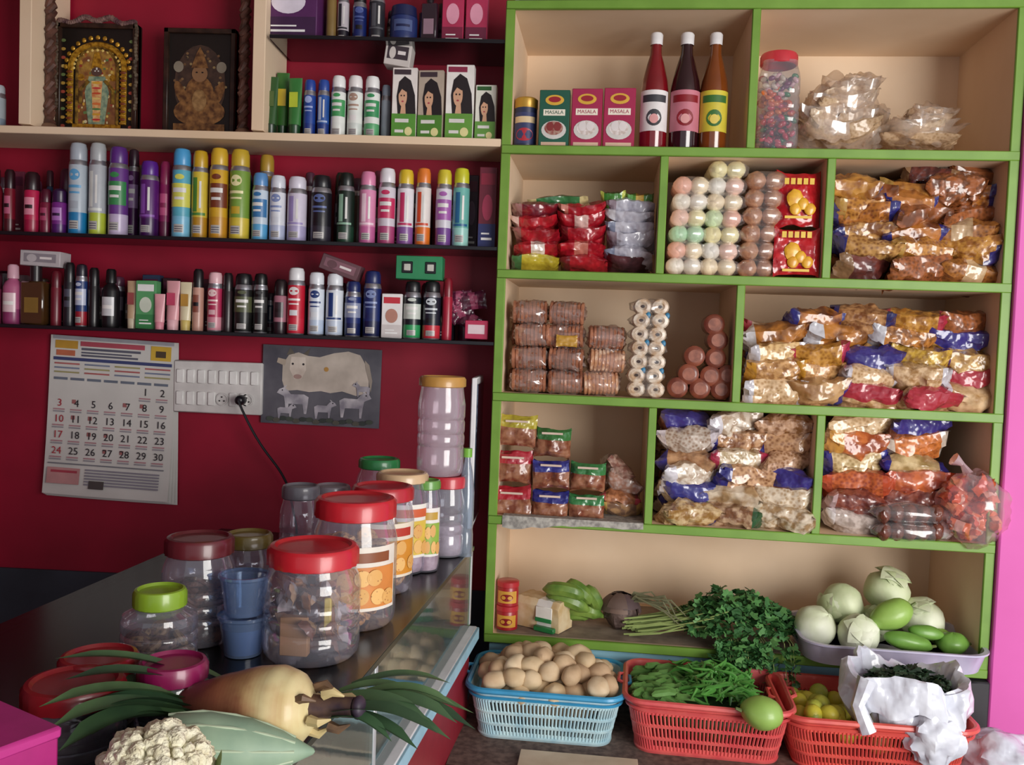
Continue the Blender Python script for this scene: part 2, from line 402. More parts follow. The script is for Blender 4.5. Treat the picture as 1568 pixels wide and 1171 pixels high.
rowC=[(-10,3,420,'s','401828','803050',N,N),(6,34,405,'b','d8a8b8','b86088','903868','e8c8d0'),(36,74,405,'q','201418','4a3018',N,'8a6a30'),(78,94,415,'s','601020','701828',N,N),(98,115,402,'s','141216','1c1a22',N,'484858'),
(116,134,404,'a','201a28','284078','a02030','c0c8e0'),(136,152,410,'s','100e12','181418',N,N),(157,183,412,'b','101012','141216',N,'d0d0d4'),(195,210,430,'t','d0c0a8','c8a888',N,'a05050'),(211,243,430,'x','f0f0f0','5aa068','3c8850','d8e0d0'),
(237,252,450,'t','e090a0','e8a8b0',N,N,.03),(255,275,430,'t','e8b8c0','e8a8b0',N,'d05070'),(276,293,432,'t','d8c070','e8dcb8',N,'c09040'),(295,312,412,'s','181418','c89888',N,'905040'),(318,341,416,'a','e8b8c0','b83058','d890a0','f0d0d0'),
(341,357,418,'s','1c1418','2a1c20',N,N),(359,387,418,'a','141216','20201e','181818','585c40'),(388,410,418,'a','101012','141214',N,'383838'),(419,440,428,'s','201418','a87080','281820','302028'),
(440,467,409,'a','e8e8ec','c82038','d02840','f0e8e8'),(472,497,416,'a','e4e8f0','dce4f0','c0d0e8','1c3878'),(499,526,418,'a','e4e8f0','e0e6f0','c8d4e8','1c3878'),(528,553,430,'a','1c2860','243474','182458','9098b8'),
(556,584,414,'a','1c2860','1c2c68','141c48','8090c0'),(585,617,450,'x','c83040','f0ecec','d8d0d0','c08878'),(618,645,430,'a','16161a','182028','30a060','d0d8d0'),(647,675,430,'a','16161a','1c2030','c83040','d0d8e0'),(677,693,426,'s','801828','a82038',N,N)]
place_row(rowC,zC,lambda x:499+.033*x)
rowA=[(-14,8,130,'a','b8c0c8','a8b4bc','8090a0','d0d8e0'),(405,425,118,'t','1f3820','30582c',N,'506838'),(424,442,112,'t','1c4020','3a7030',N,'e0c040',.08),(442,462,120,'t','204828','3c8040',N,'c0d040'),
(465,484,122,'a','2848a0','24489c','1c3888','a0b0e0'),(486,505,122,'a','2c4ca0','2a58a8','203c88','b0c0e0'),(507,530,116,'a','f0f0f0','ecf0ec','e8ece8','48a060'),(532,556,116,'a','f0ecec','ecf0ec','d8e0dc','b09080'),(558,582,117,'a','f0f0f0','ecf0ec','60b078','3c9860'),
(583,599,130,'a','8890a0','98a0ac',N,N,.08),(601,640,106,'d','403038','ece4e0','5a9838',N),(641,681,110,'d','403038','b8a898','508830',N),(683,727,102,'d','902848','f0ece8','68a040',N),(728,761,132,'d','306030','e8e8dc','6aa048',N)]
place_row(rowA,zA,lambda x:195+.014*x,y=.05,th=.009)
rowG=[(405,495,-45,'x','c8a0c0','5a2860','402048','e8e0f0'),(500,516,-30,'s','16141a','8a7040',N,N),(517,535,-20,'a','16141a','c8c0c8','201c28','303038'),(540,562,-10,'a','16141a','182868',N,'5060a0'),(565,590,-20,'a','16141a','2c2c34',N,'585860'),(597,640,10,'s','1c2450','24346c',N,'506090'),
(645,672,-20,'q','201820','30202c',N,'a08090'),(678,712,-25,'x','e8b0c0','b83058','802040','e8a0b8'),(714,748,-25,'x','e8b0c0','b83058','702040','e8a0b8')]
place_row(rowG,zG,lambda x:53+.01*x,y=.07)
def backrow(x0,x1,zs,yb,hmin,hmax,th=.0045):
    x=x0; rows=[]
    pal=['3a1824','241c38','5a1c3c','1c2c28','40283c','6a5848','182040','5c3048','783048','2c3c58','806a70']
    while x<x1-16:
        w=ru(17,28); c1,c2,c3=random.sample(pal,3)
        rows.append((x,x+w,yb+.03*x-ru(hmin,hmax),random.choice('aabssx'),c1,c2,c3 if R()<.5 else None,random.choice(['8a8090','a09080','6a5068',None]),.128)); x+=w+ru(1,7)
    place_row(rows,zs,lambda x:yb+.03*x,th=th)
backrow(-5,735,zB,352,70,112); backrow(-5,735,zC,494,58,86); backrow(412,600,zA,190,50,80,.009); backrow(412,750,zG,50,40,70)
def tilted(name,cx,cy,w,h,c1,c2,ang,y=.06):
    p=at_y(cx,cy,y); b=B(); b.box((0,0,0),(w*.00158,.05,h*.00158),pm(c1,.5)); k=w*.00158/2; q=h*.00158/2
    b.rect(-k*.8,k*.8,-q*.5,q*.6,-.0256,pm(c2,.5)); b.ell(-k*.4,0,k*.25,q*.5,-.0262,pm(c1,.5)); b.rect(0,k*.6,-q*.1,q*.2,-.0262,pm('e8e0e0',.5))
    b.done(name,p,rot=(0,ang,0))
tilted('hair_dye_box',612,87,40,36,'d8d0cc','40343c',.12)
tilted('soap_box',524,410,62,24,'6a4850','8a606c',.32)
tilted('soap_box',70,397,64,24,'c0b8bc','908890',.03)
b=B(); p=at_y(644,411,.05)
w=.112;h=.056
b.box((0,0,0),(w,.05,h),pm('2c8a5a',.5))
for sx in (-.028,.028): b.box((sx,-.026,0),(.026,.004,.028),black); b.box((sx,-.0285,0),(.016,.003,.016),pm('c8c8c0',.5))
b.done('green_gift_box',p)
b=B()
for i in range(9):
    px=ru(695,745); py=ru(450,505); q=at_y(px,py,.08)
    b.pillow(q,.06,.045,.012,film('6a2444','40182c'),film('a04868'),'band',M=RY(ru(-.9,.9))@RX(1.5))
b.done('hair_clip_packets')
b=B(); q=at_y(730,505,.04); b.box(q,(.055,.03,.045),pm('c03058',.4)); b.rect(q.x-.02,q.x+.02,q.z-.01,q.z+.012,q.y-.0158,pm('e8d0d8',.5)); b.done('bindi_box')

# deity pictures ------------------------------------------------
def deity(name,x0,y0,x1,y1,kind):
    yy=.12; a=at_y(x0,y0,yy); c=at_y(x1,y1,yy); w=c.x-a.x; zb=zA+.009; h=a.z-zb
    b=B(); b.box((0,0,h/2),(w,.02,h),pm('1c1410',.4)); fr=pm('3a241a',.35,0,'241610',40)
    for s_ in (-1,1): b.box((s_*(w/2-.006),-.008,h/2),(.012,.022,h),fr)
    b.box((0,-.008,h-.006),(w,.022,.012),fr); b.box((0,-.008,.006),(w,.022,.012),fr)
    y=-.0115; g=pm('d8a434',.3,.4,'8a5c18',120); g2=pm('a07c30',.35,.3,'50381a',90)
    M=Matrix.Translation((0,y,0))
    if kind==1:
        pts=[(-w*.33,0,h*.12)]+[(-w*.33,0,h*.6)]+[(w*.33*math.cos(t),0,h*.62+h*.2*math.sin(t)) for t in [math.pi*(1-k/12) for k in range(13)]]+[(w*.33,0,h*.12)]
        b.tube(pts,.0075,g,6,M); b.tube([(p[0]*.76,0,p[2]*.97) for p in pts],.004,g2,6,M)
        for t in range(15):
            an=math.pi*t/14; b.blob((w*.39*math.cos(an),y,h*.62+h*.26*math.sin(an)),(.006,.003,.006),g,8,6)
            b.blob((w*.29*math.cos(an),y-.001,h*.61+h*.16*math.sin(an)),(.004,.002,.004),pm('e0c068',.4),6,5)
        for s_ in (-1,1):
            for k in range(14): b.blob((s_*w*.33,y-.006,h*(.13+.034*k)),(.0085,.003,.004),[g,pm('7a3c1c',.4)][k%2],6,5)
        b.rect(-w*.24,w*.24,h*.1,h*.62,y,pm('6a3a24',.5,0,'8a5c30',60)); b.ell(0,h*.62,w*.24,h*.16,y-.0003,pm('7a4428',.5,0,'b08838',60))
        for k in range(90):
            an=ru(0,6.28); b.ell(ru(-.23,.23)*w,h*ru(.12,.74),w*ru(.008,.022),h*ru(.006,.016),y-.0004-.000004*k,pm(random.choice(['c89838','a85c28','d8b860','607848','983828','e0d0a0']),.5),8)
        b.poly([(-w*.1,h*.12),(w*.1,h*.12),(w*.15,h*.4),(w*.1,h*.54),(-w*.1,h*.54),(-w*.15,h*.4)],y-.001,pm('9aa888',.5,0,'5c7868',90))
        b.poly([(-w*.04,h*.14),(w*.04,h*.14),(w*.07,h*.5),(-w*.07,h*.5)],y-.0013,pm('c87848',.5,0,'e0c080',90))
        for k in range(8): b.ell(0,h*(.16+.046*k),w*.055,h*.009,y-.0018-.0001*k,pm(['c83a3a','d8a030','4a8048','d87038','e0c070','c85030'][k%6],.5))
        for s_ in (-1,1):
            b.tube([(s_*w*.1,y-.001,h*.5),(s_*w*.2,y-.001,h*.42),(s_*w*.2,y-.001,h*.3)],.0045,g2,6); b.ell(s_*w*.2,h*.53,w*.045,h*.03,y-.001,g)
            for k in range(11): b.ell(s_*w*.42,h*(.1+.075*k),w*.03,h*.014,y-.001,pm(['a84838','b89040','6a7a48','c8a860'][k%4],.5))
        b.ell(0,h*.58,w*.065,h*.04,y-.0026,pm('5a4038',.5)); b.poly([(-w*.07,h*.61),(w*.07,h*.61),(w*.03,h*.75),(-w*.03,h*.75)],y-.0024,g)
        for xx in (-.02,.02): b.ell(w*xx,h*.585,w*.01,h*.006,y-.0028,white,8)
        b.rect(-w*.01,w*.01,h*.595,h*.615,y-.0029,white)
        b.rect(-w*.3,w*.3,h*.06,h*.12,y-.001,g)
    else:
        gb=pm('94683c',.45,.15,'50301c',70)
        b.ell(0,h*.5,w*.36,h*.36,y,pm('4a3428',.5,0,'32221c',60))
        for k in range(60):
            an=ru(0,6.28); q=ru(.2,.37); b.ell(w*q*math.cos(an),h*(.5+q*math.sin(an)),w*.02,h*.012,y-.0003-.000004*k,pm(random.choice(['6a4c30','806040','3c2c24','907850']),.5),8)
        b.ell(0,h*.26,w*.36,h*.13,y-.001,gb); b.ell(0,h*.42,w*.2,h*.16,y-.0015,gb); b.ell(-w*.26,h*.42,w*.07,h*.12,y-.0012,gb,rot=.4); b.ell(w*.26,h*.42,w*.07,h*.12,y-.0013,gb,rot=-.4)
        b.ell(0,h*.6,w*.11,h*.075,y-.002,pm('8a6444',.5)); b.poly([(-w*.12,h*.65),(w*.12,h*.65),(w*.05,h*.78),(0,h*.84),(-w*.05,h*.78)],y-.0023,gb)
        b.ell(0,h*.36,w*.1,h*.1,y-.0025,pm('a07c50',.4,0,'684828',60)); b.rect(-w*.36,w*.36,h*.09,h*.15,y-.0022,gb)
        for s_ in (-1,1): b.ell(s_*w*.3,h*.66,w*.07,h*.05,y-.001,pm('8a8070',.5)); b.ell(s_*w*.04,h*.61,w*.015,h*.006,y-.003,black)
    b.done(name,((a.x+c.x)/2,yy,zb))
    return (a.x+c.x)/2,h+zb,w
X1,H1,W1=deity('deity_picture',92,38,213,190,1)
deity('deity_picture',256,46,362,192,2)
b=B(); 
for i in range(40):
    t=i/39; x=X1-W1*.46+W1*.92*t; z=H1+.0-.010*math.sin(t*math.pi*3)**2+.012*math.sin(math.pi*t)
    b.blob((x,.105,z+.004),(.007,.007,.007),pm('8a6a60',.7,0,'503038',60),8,6,.3,3,seed=i)
for s_ in (-1,1):
    for i in range(26): b.blob((X1+s_*W1*.49+ru(-.002,.002),.1,H1-.004-i*.0082),(.005,.005,.006),pm('6a5a48',.7,0,'3c2c20',60),7,5,.3,3,seed=i)
b.done('flower_garland')
for px in (76,372):
    b=B(); pp=at_y(px,186,.06); pts=[]
    for k in (0,1):
        pts=[(.007*math.cos(q*2.2+k*math.pi),.007*math.sin(q*2.2+k*math.pi),.02+.034*q*.42) for q in range(28)]
        b.tube(pts,.009,pm('6a4438',.6,0,'42281f',50),7)
    b.lathe([(0,0),(.018,0),(.021,.008),(.016,.018),(.01,.022),(0,.022)],pm('7a5a48',.5))
    b.done('carved_wooden_pillar',(pp.x,.06,zA+.009))
b=B()
for k in range(3):
    q=at_y(215+k*12,186,.06); b.blob((q.x,.06,zA+.014),(.008,.007,.006),brown,8,6)
b.done('incense_pellets')

# calendar --------------------------------------------------------
yy=.165; a=at_y(79,512,yy); c=at_y(272,516,yy); d=at_y(62,752,yy); w=(c-a).length; h=(a-d).length*1.0
b=B(); paper=pm('d9d6d2',.8,0,'cfccc8',8); nb=7
vs=[];fs=[]
for lay in range(4):
    o=len(vs)
    for j in range(nb):
        t=j/(nb-1)
        for i in range(7):
            s_=i/6; curl=-.012*(t**3)*(1-.3*lay) - .006*t*t*math.sin(s_*3.1)
            vs.append((s_*w+(.006*lay*t if s_>.5 else 0),-.002+lay*.0015+curl+lay*.002,-t*h*(1+.008*lay)))
    for j in range(nb-1):
        for i in range(6): q=o+j*7+i; fs.append((q,q+1,q+8,q+7))
b.add(vs,fs,paper)
def cy(z): t=-z/h; return -.0035-.018*t**3-.004*t*t
def R2(x0,x1,y0,y1,col,o=0): 
    b.add([(x0*w,cy(-y1*h)-o,-y1*h),(x1*w,cy(-y1*h)-o,-y1*h),(x1*w,cy(-y0*h)-o,-y0*h),(x0*w,cy(-y0*h)-o,-y0*h)],[(0,1,2,3)],pm(col,.7),None,False)
R2(.02,.98,0,.022,'a8a8b0'); R2(.04,.22,.03,.08,'c89838');R2(.24,.75,.03,.06,'b85060'); R2(.8,.96,.03,.12,'d8b040'); R2(.84,.92,.06,.1,'504030',.001); R2(.03,.97,.135,.155,'404878'); R2(.05,.2,.09,.125,'c87050')
R2(.25,.72,.07,.085,'606070');R2(.25,.65,.095,.105,'606070');R2(.25,.7,.112,.124,'606070')
for i in range(4):
    for j in range(3): R2(.04+.24*i,.24+.24*i,.17+.027*j,.18+.027*j,['b86868','8088a0','a8a070'][(i+j)%3])
for i in range(7): R2(.04+.133*i,.15+.133*i,.262,.278,'707888')
days=[(1,5,0),(2,6,0)]+[(n,(n-3)%7,1+(n-3)//7) for n in range(3,31)]
redm=pm('b02838',.7); bk=pm('28262c',.7)
for n,cx,ry in days:
    zz=-(.325+.1*ry)*h; xx=(.1+.135*cx)*w
    b.text(str(n),xx,zz,.027,cy(zz)-.0012,redm if cx==0 else bk)
    for q in range(2): R2(xx/w-.05,xx/w+.04,-zz/h+.035+.014*q,-zz/h+.043+.014*q,'9c98a0' if q else 'b88890')
R2(.04,.3,.83,.93,'c89090');R2(.07,.28,.845,.86,'b04050',.001)
for i in range(6): R2(.34,.93,.83+.018*i,.84+.018*i,'908c98')
R2(.04,.96,.8,.808,'808088'); R2(.38,.5,.9,.95,'504848',.001)
for i in range(9): 
    cx=i%5; R2(.06+.135*(cx+1),.09+.135*(cx+1),.3+.1*(1+i%4),.325+.1*(1+i%4),'a86868')
b.done('wall_calendar',a,rot=(0,.03,0))
# switchboard -----------------------------------------------------
yy=.17; a=at_y(269,549,yy); c=at_y(402,637,yy); w=c.x-a.x;h=a.z-c.z-.006
b=B(); sw=pm('dcd8d6',.35); b.box((0,0,0),(w,.022,h),sw,bev=.003)
for i in range(8):
    for j in (0,1):
        x=-w*.42+w*.12*i; 
        if j==1 and i in (4,7): continue
        b.box((x,-.013,h*(.2 if j==0 else -.22)),(w*.085,.006,h*.26),pm('f2f0ee',.3),bev=.002)
for x in (w*.06,w*.34):
    b.lathe([(.016,0,sw),(.016,.004),(.013,.004),(.013,.001),(0,.001)],sw,M=Matrix.Translation((x,-.012,-h*.22))@RX(math.pi/2))
    for q in ((0,.006),(-.006,-.004),(.006,-.004)): b.ell(x+q[0],-h*.22+q[1],.002,.002,-.0165,black)
sb=b.done('switchboard',((a.x+c.x)/2,yy,(a.z+c.z)/2))
b=B(); pp=at_y(371,612,.14)
b.lathe([(0,0),(.012,0),(.014,.012),(.011,.026),(.006,.03),(0,.03)],black,M=RX(math.pi/2))
pts=[]
e=at_y(440,748,.12)-pp
for k in range(15):
    t=k/14; pts.append((e.x*t+.012*math.sin(t*3.1),-.03+.02*t,e.z*t-.05*math.sin(t*3.14)*(1-t)))
pts+= [(e.x+.02,0,e.z-.1),(e.x+.03,0,e.z-.25)]
b.tube(pts,.0032,black,7); b.done('power_plug_with_cord',pp)
# cow poster --------------------------------------------------------
yy=.172; a=at_y(403,528,yy); c=at_y(581,655,yy); w=c.x-a.x;h=a.z-c.z
b=B(); b.box((0,0,0),(w,.004,h),pm('6a6870',.4,0,'3c3a46',9,coat=.4,lo=.3,hi=.7),bev=0)
_yo=[-.0024]
def shp(pts,col,col2=None,sc_=30):
    _yo[0]-=.0001; b.poly([((x-.5)*w,(.5-z)*h) for x,z in pts],_yo[0],pm(col,.5,0,col2,sc_))
def e2(x,z,rx,rz,col,col2=None,rot=0):
    _yo[0]-=.0001; b.ell((x-.5)*w,(.5-z)*h,rx*w,rz*h,_yo[0],pm(col,.5,0,col2,22),rot=rot)
# one large cream cow seen from the front, filling the upper two thirds
shp([(.17,.24),(.22,.12),(.3,.08),(.38,.12),(.48,.13),(.6,.07),(.72,.04),(.82,.08),(.87,.2),(.9,.38),(.9,.55),(.8,.6),(.68,.55),(.58,.58),(.5,.56),(.4,.58),(.3,.56),(.2,.58),(.17,.45)],'dccfc2','b0a498',10)
shp([(.2,.12),(.23,.02),(.27,.1)],'6a6258'); shp([(.34,.1),(.4,.02),(.38,.12)],'6a6258')
shp([(.2,.18),(.13,.16),(.12,.22),(.19,.26)],'b8a898'); shp([(.24,.14),(.36,.14),(.37,.3),(.33,.42),(.27,.42),(.23,.3)],'e4d8cc','c4b4a8',20)
e2(.255,.23,.01,.014,'2c2428'); e2(.345,.23,.01,.014,'2c2428'); e2(.3,.39,.035,.03,'b09088'); e2(.54,.28,.02,.03,'c09048')
shp([(.86,.14),(.9,.2),(.93,.4),(.92,.55),(.9,.4),(.87,.25)],'a89c90')
def calf(x,z,s,f,col):
    bx=lambda a_,b_:(x+f*a_*s,z+b_*s*1.35)
    shp([bx(-.5,-.2),bx(-.3,-.32),bx(.25,-.3),bx(.4,-.5),bx(.55,-.62),bx(.75,-.52),bx(.85,-.35),bx(.7,-.28),bx(.55,-.2),bx(.5,.1),bx(.45,.6),bx(.36,.6),bx(.34,.15),bx(-.25,.15),bx(-.32,.6),bx(-.42,.6),bx(-.48,.1)],col,'8c8894',24)
    shp([bx(.5,-.6),bx(.42,-.74),bx(.58,-.64)],col); _yo[0]-=.0001; q=bx(.62,-.48); e2(q[0],q[1],.006,.009,'282028')
calf(.3,.7,.2,-1,'d0ccd2'); calf(.76,.72,.2,1,'dcd8dc'); calf(.52,.8,.14,1,'c8c4cc'); calf(.2,.84,.12,1,'bcb8c0'); calf(.86,.52,.11,-1,'c4c0c8')
for k in range(16): e2(.08+.056*k,.94+.015*math.sin(k*2),.03,.03,['4a5248','5c5a50','3c4440'][k%3])
b.done('cow_poster',((a.x+c.x)/2,yy,(a.z+c.z)/2),rot=(0,.012,0))
# framed mirror edge leaning by unit
a=at_y(737,606,-.03); c=at_y(722,834,-.03)
b=B(); hh=a.z-c.z; b.box((0,0,hh/2),(.012,.2,hh),pm('f0f0f4',.3),bev=.002); b.box((-.007,0,hh/2),(.003,.17,hh-.03),pm('404858',.08,.8),bev=0); b.box((.007,0,hh/2),(.003,.17,hh-.03),pm('404858',.08,.8),bev=0)
b.done('framed_mirror',((a.x+c.x)/2-.01,.075-.03,1.06))

# ------------------------------------------------------------ unit contents
S=.00155
def uitem(b,name,px,py,v,z): udone(b,name,U(px,py,v)[0],v,z)
# row1
b=B(); r=.027;h=U(805,152,.06)[1]-Z[1]
b.lathe([(0,0,pm('303858',.4)),(r*.95,0),(r,.004),(r,h*.8,gold),(r*1.04,h*.81),(r*1.04,h*.97),(r*.9,h),(0,h)],gold); b.patch(r,h*.1,h*.7,1.2,pm('3c4470',.4)); b.patch(r,h*.15,h*.4,.8,pm('b83040',.4),ell=True,off=.001); b.patch(r,h*.5,h*.62,1.0,pm('e0c8a0',.4),off=.001)
uitem(b,'health_drink_jar',805,190,.06,Z[1])
for x0,x1,yt,col,inner in ((826,873,142,'1f5a48','8a3030'),(875,922,140,'a82450','e8e0e0'),(924,972,139,'a82450','e8e0e0')):
    b=B(); w=(x1-x0)*S; h=U(x0,yt,.04)[1]-Z[1]; b.box((0,0,h/2),(w*.98,.05,h),pm(col,.35,coat=.4)); y=-.0256
    b.ell(0,h*.82,w*.3,h*.09,y,pm('e0b040',.4)); b.ell(0,h*.83,w*.2,h*.05,y-.0004,pm('a02030',.4)); b.rect(-w*.35,w*.35,h*.55,h*.66,y,pm('f0e8d8',.4)); b.text('MASALA',0,h*.605,w*.16,y-.0005,pm(col,.4))
    b.ell(0,h*.3,w*.4,h*.16,y-.0006,pm('d8d4d0',.4)); b.ell(0,h*.33,w*.3,h*.12,y-.001,pm(inner,.5,0,'b09080' if inner!='e8e0e0' else 'c0b0a8',120))
    b.ell(-w*.12,h*.36,w*.12,h*.08,y-.0014,pm(inner,.5)); b.ell(w*.12,h*.36,w*.12,h*.08,y-.0016,pm(inner,.5)); b.rect(-w*.4,w*.4,h*.03,h*.09,y,pm('d8b8a0',.4))
    uitem(b,'spice_box',(x0+x1)/2,185,.04,Z[1])
for cx,liq,lab,l2,cap,w_ in ((1000,'7a0c18','e8e4e4','3a3a40','f0eef0',42),(1047,'2a0a12','c87888','8a1020','f0eef0',45),(1091,'7a3c10','d8c840','3a7030','f0eef0',42)):
    b=B(); r=w_*S/2; h=U(cx,52,.06)[1]-Z[1]; lm=pm(liq,.12,coat=1)
    b.lathe([(0,0,lm),(r*.92,0),(r,.006),(r,h*.52),(r*.92,h*.6),(r*.62,h*.74),(r*.42,h*.82),(r*.38,h*.9,lm),(r*.44,h*.9,pm(cap,.35)),(r*.46,h*.985),(r*.38,h),(0,h)],lm,seg=26)
    b.patch(r,h*.16,h*.5,1.25,pm(lab,.5)); b.patch(r,h*.2,h*.34,.55,pm(l2,.5),ell=True,off=.0012); b.patch(r,h*.4,h*.46,.9,pm(l2,.5),off=.0012); b.patch(r,h*.22,h*.3,.3,pm('e0a0a0' if l2!='3a7030' else 'e8d060',.5),ell=True,off=.0018)
    uitem(b,'sauce_bottle',cx,190,.06,Z[1])
def jar(b,r,h,lid,content,fill=.7,body=None,sq=0,lidh=.16,neck=.84,label=None):
    cl=body or clear('f4f4fa',.13); lm=pm(lid,.35,coat=.4); zl=h*(1-lidh)
    pr=[(0,.001,cl),(r*.88,.001),(r*.97,.008),(r,.02),(r,zl*.30),(r*.955,zl*.33),(r,zl*.36),(r,zl*.44),(r*.955,zl*.47),(r,zl*.5),(r,zl*.6),(r*.955,zl*.63),(r,zl*.66),(r,zl*.8),(r*.95,zl*.88),(r*neck,zl*.97),(r*neck,zl+.004)]
    if label: pr=[q for i,q in enumerate(pr) if i not in (5,6,7,8,9,10,11,12)]
    b.lathe(pr,cl,seg=28,sq=sq)
    if content:
        t=zl*fill; b.lathe([(0,.004,content),(r*.84,.004),(r*.92,.014),(r*.92,t*.9),(r*.8,t*.97),(r*.3,t),(0,t)],content,seg=24,sq=sq)
    b.lathe([(r*neck*1.0,zl-.002,lm),(r*neck*1.08,zl,lm,1),(r*neck*1.08,h-.006,lm,1),(r*neck*1.02,h-.001),(r*neck*.92,h),(r*neck*.85,h-.004),(0,h-.004)],lm,seg=48,ribs=1,ramp=.04)
    if label:
        b.patch(r,zl*.2,zl*.78,.95,pm(label[0],.4)); b.patch(r,zl*.23,zl*.6,.9,pm(label[1],.4),off=.0012); b.patch(r,zl*.64,zl*.73,.7,pm(label[2],.4),off=.0012)
        for q in range(9):
            a_=-.7+.35*(q%5)+ru(-.08,.08); zz=zl*(.32 if q<5 else .5)+ru(-.004,.004)
            b.patch(r,zz-zl*.075,zz+zl*.075,.19,pm(['dca860','e8b870'][q%2],.5,0,label[2],150,kind='voronoi',lo=.05,hi=.25),a0=a_,ell=True,off=.0016+.0002*q)
b=B(); r=30*S; h=U(1190,84,.08)[1]-Z[1]; jar(b,r,h,'c83440',None,sq=6,lidh=.11,body=clear('f0f0f0',.15))
for i in range(190):
    q=Vector((ru(-1,1),ru(-1,1),0)); z=.012+ru(0,1)*h*.74
    cc=random.choice(['c82848','2c8a50','e0d0c0','d86030','7a2c60','e8b8c0']) 
    if z<h*.33: cc=random.choice(['b81c30','1c7040','5a1830','c83050'])
    elif h*.42<z<h*.58: cc=random.choice(['e07838','d85a28','c83048'])
    b.blob((q.x*r*.78,q.y*r*.78,z),(.009,.007,.006),pm(cc,.25,coat=.6),7,5,M=RY(ru(-1,1)))
uitem(b,'candy_jar',1190,150,.08,Z[1])
# clear bags of lentils: soft flat pouches with a loose translucent film around them
bagc=[pm('c4a888',.4,0,'a4845f',140,.6,30,.7,'voronoi',lo=.1,hi=.6,bd=.015,crough=.14),pm('d0bca4',.4,0,'b49878',120,.6,26,.9,'voronoi',lo=.1,hi=.6,bd=.015,crough=.14),pm('bca48c',.4,0,'9c8064',40,.6,26,.8,bd=.015,crough=.14)]
bfilm=clear('fff8f0',.22,.12,.6,'e8dcd0',.08,.8)
def lbags(lst):
    b=B()
    for i,(px,py,w,h) in enumerate(lst):
        u,z=U(px,py,.11); z=max(z,Z[1]+h*S*.5)
        b.pillow((u,.11,z),w*S,.13,h*S*1.35,bagc[i%3],M=RZ(ru(-.3,.3))@RX(ru(-.3,-.1))@RY(ru(-.1,.1)),wr=.25,nu=21,nv=15)
        b.pillow((u+ru(-.004,.004),.108,z+.004),w*S*1.1,.145,h*S*1.5,bfilm,M=RZ(ru(-.3,.3))@RX(ru(-.3,-.1))@RY(ru(-.12,.12)),wr=.9,nu=21,nv=15)
    udone(b,'bags_of_lentils',0,0,0)
lbags([(1282,208,122,30),(1262,188,80,34),(1312,190,74,32),(1284,168,92,30),(1296,150,76,24),(1308,138,54,16)])
lbags([(1402,216,112,18),(1398,205,84,20),(1414,194,66,18),(1408,184,50,14)])

def pilefill(name,row,x0,x1,ymid,layout,pal,hpx,v=.07,jit=7,depth=.11,layers=2,prow=None):
    b=B(); h=hpx*S
    for L in range(layers):
        for i,(n,f0,f1) in enumerate(layout):
            if L==1 and i==len(layout)-1: continue
            for j in range(n):
                f=f0+(f1-f0)*(j+.5)/n; px=x0+(x1-x0)*f+ru(-jit,jit)
                wpx=(x1-x0)*(f1-f0)/n
                u=U(px,ymid,v)[0]; wd=min(wpx*S*1.2,.155); hw=wd*.46
                u=min(max(u,U(x0,ymid,v)[0]+hw),U(x1,ymid,v)[0]-hw)
                z=Z[row]+h*(i+.55)+ru(-.004,.006)
                A,A2,Ec,st=random.choice(pal if not prow else prow[i])
                M=RZ(ru(-.35,.35))@RX(ru(-.95,-.25))@RY(ru(-.22,.22))
                b.pillow((u,v+.01*i+L*depth+ru(-.012,.012),z),wd,.10,h*1.5,snack(A,A2),film(Ec) if Ec else None,st,M=M,wr=.35)
    udone(b,name,0,0,0)
def pk(b,px,py,w,h,A,A2,Ec,st,v=.06,d=.1,M=None,sn=True):
    u,z=U(px,py,v); b.pillow((u,v+.03,z),w*S*1.06,d,h*S*1.35,(snack if sn else film)(A,A2),film(Ec) if Ec else None,st,M=M or RZ(ru(-.12,.12))@RX(ru(-.6,-.3))@RY(ru(-.08,.08)),wr=.3)
# row2 cell1
b=B()
for i,(c,e_) in enumerate([('c8b838','3a7040'),('b01828','e8d8d0'),('b81c2c','a06060'),('c01828','e8c8c0'),('5a2030','a07070')]): pk(b,820+ru(-3,3),403-19.5*i,70,20,c,'8a1420' if i else 'a09020',e_,'left' if i!=1 else 'band',sn=False)
for i in range(5): pk(b,892+ru(-3,3),403-19*i,70,20,'b81828','901020',random.choice(['d8b0a8','70101c','c87868']),'band' if i%2 else 'left',sn=False)
pk(b,855,315,90,16,'2c6a3c','40804c','d8c890','ends',.09,sn=False); pk(b,803,328,44,20,'8a7060','504038','c03040','ends',.1)
for i in range(5): pk(b,964+ru(-3,3),391-18.5*i,70,20,'c8c8d4','a4a4b4',random.choice(['8088a0','e0e0e8','9a8c98']),'left',sn=False)
pk(b,963,407,66,12,'3a2028','5a3038',None,'plain',sn=False); pk(b,940,313,36,20,'4a8a38','307028','c8d060','ends',sn=False); pk(b,980,314,40,20,'5a9a40','387830','d8b040','band',sn=False)
udone(b,'stacked_snack_packets',0,0,0)
# cell2 pastel balls
b=B(); past=['efe6d8','d4e8bc','f0b8a4','f2e0c0','b8e0b8','f0ece2','f0c8b8','eee4b0']
wrap=clear('ffffff',.075,.12,.5,'f0f0f4',.06,.6)
for ci,px in enumerate((1034,1059,1085,1112)):
    for k in range(6 if ci<2 else 7):
        base=409 if ci<2 else 412
        u=U(px+2*k*.6,base-12,.05)[0]; z=Z[2]+.022+.0375*k
        for vv in (.04,.085,.13):
            b.blob((u,vv,z),(.0225,.022,.0215),pm(past[(k*2+ci//2*3+ (ci%2)*(k%2))%8],.4,0,None,40,.3,50,.5,crough=.2),14,10,.10,2,seed=k)
for px,k in ((1047,6),(1099,7)):
    u=U(px+4,397,.05)[0]
    for q in range(k): b.blob((u+q*.0015,.04,Z[2]+.022+.0375*q),(.047,.027,.0225),wrap,18,10,.15,3,seed=q)
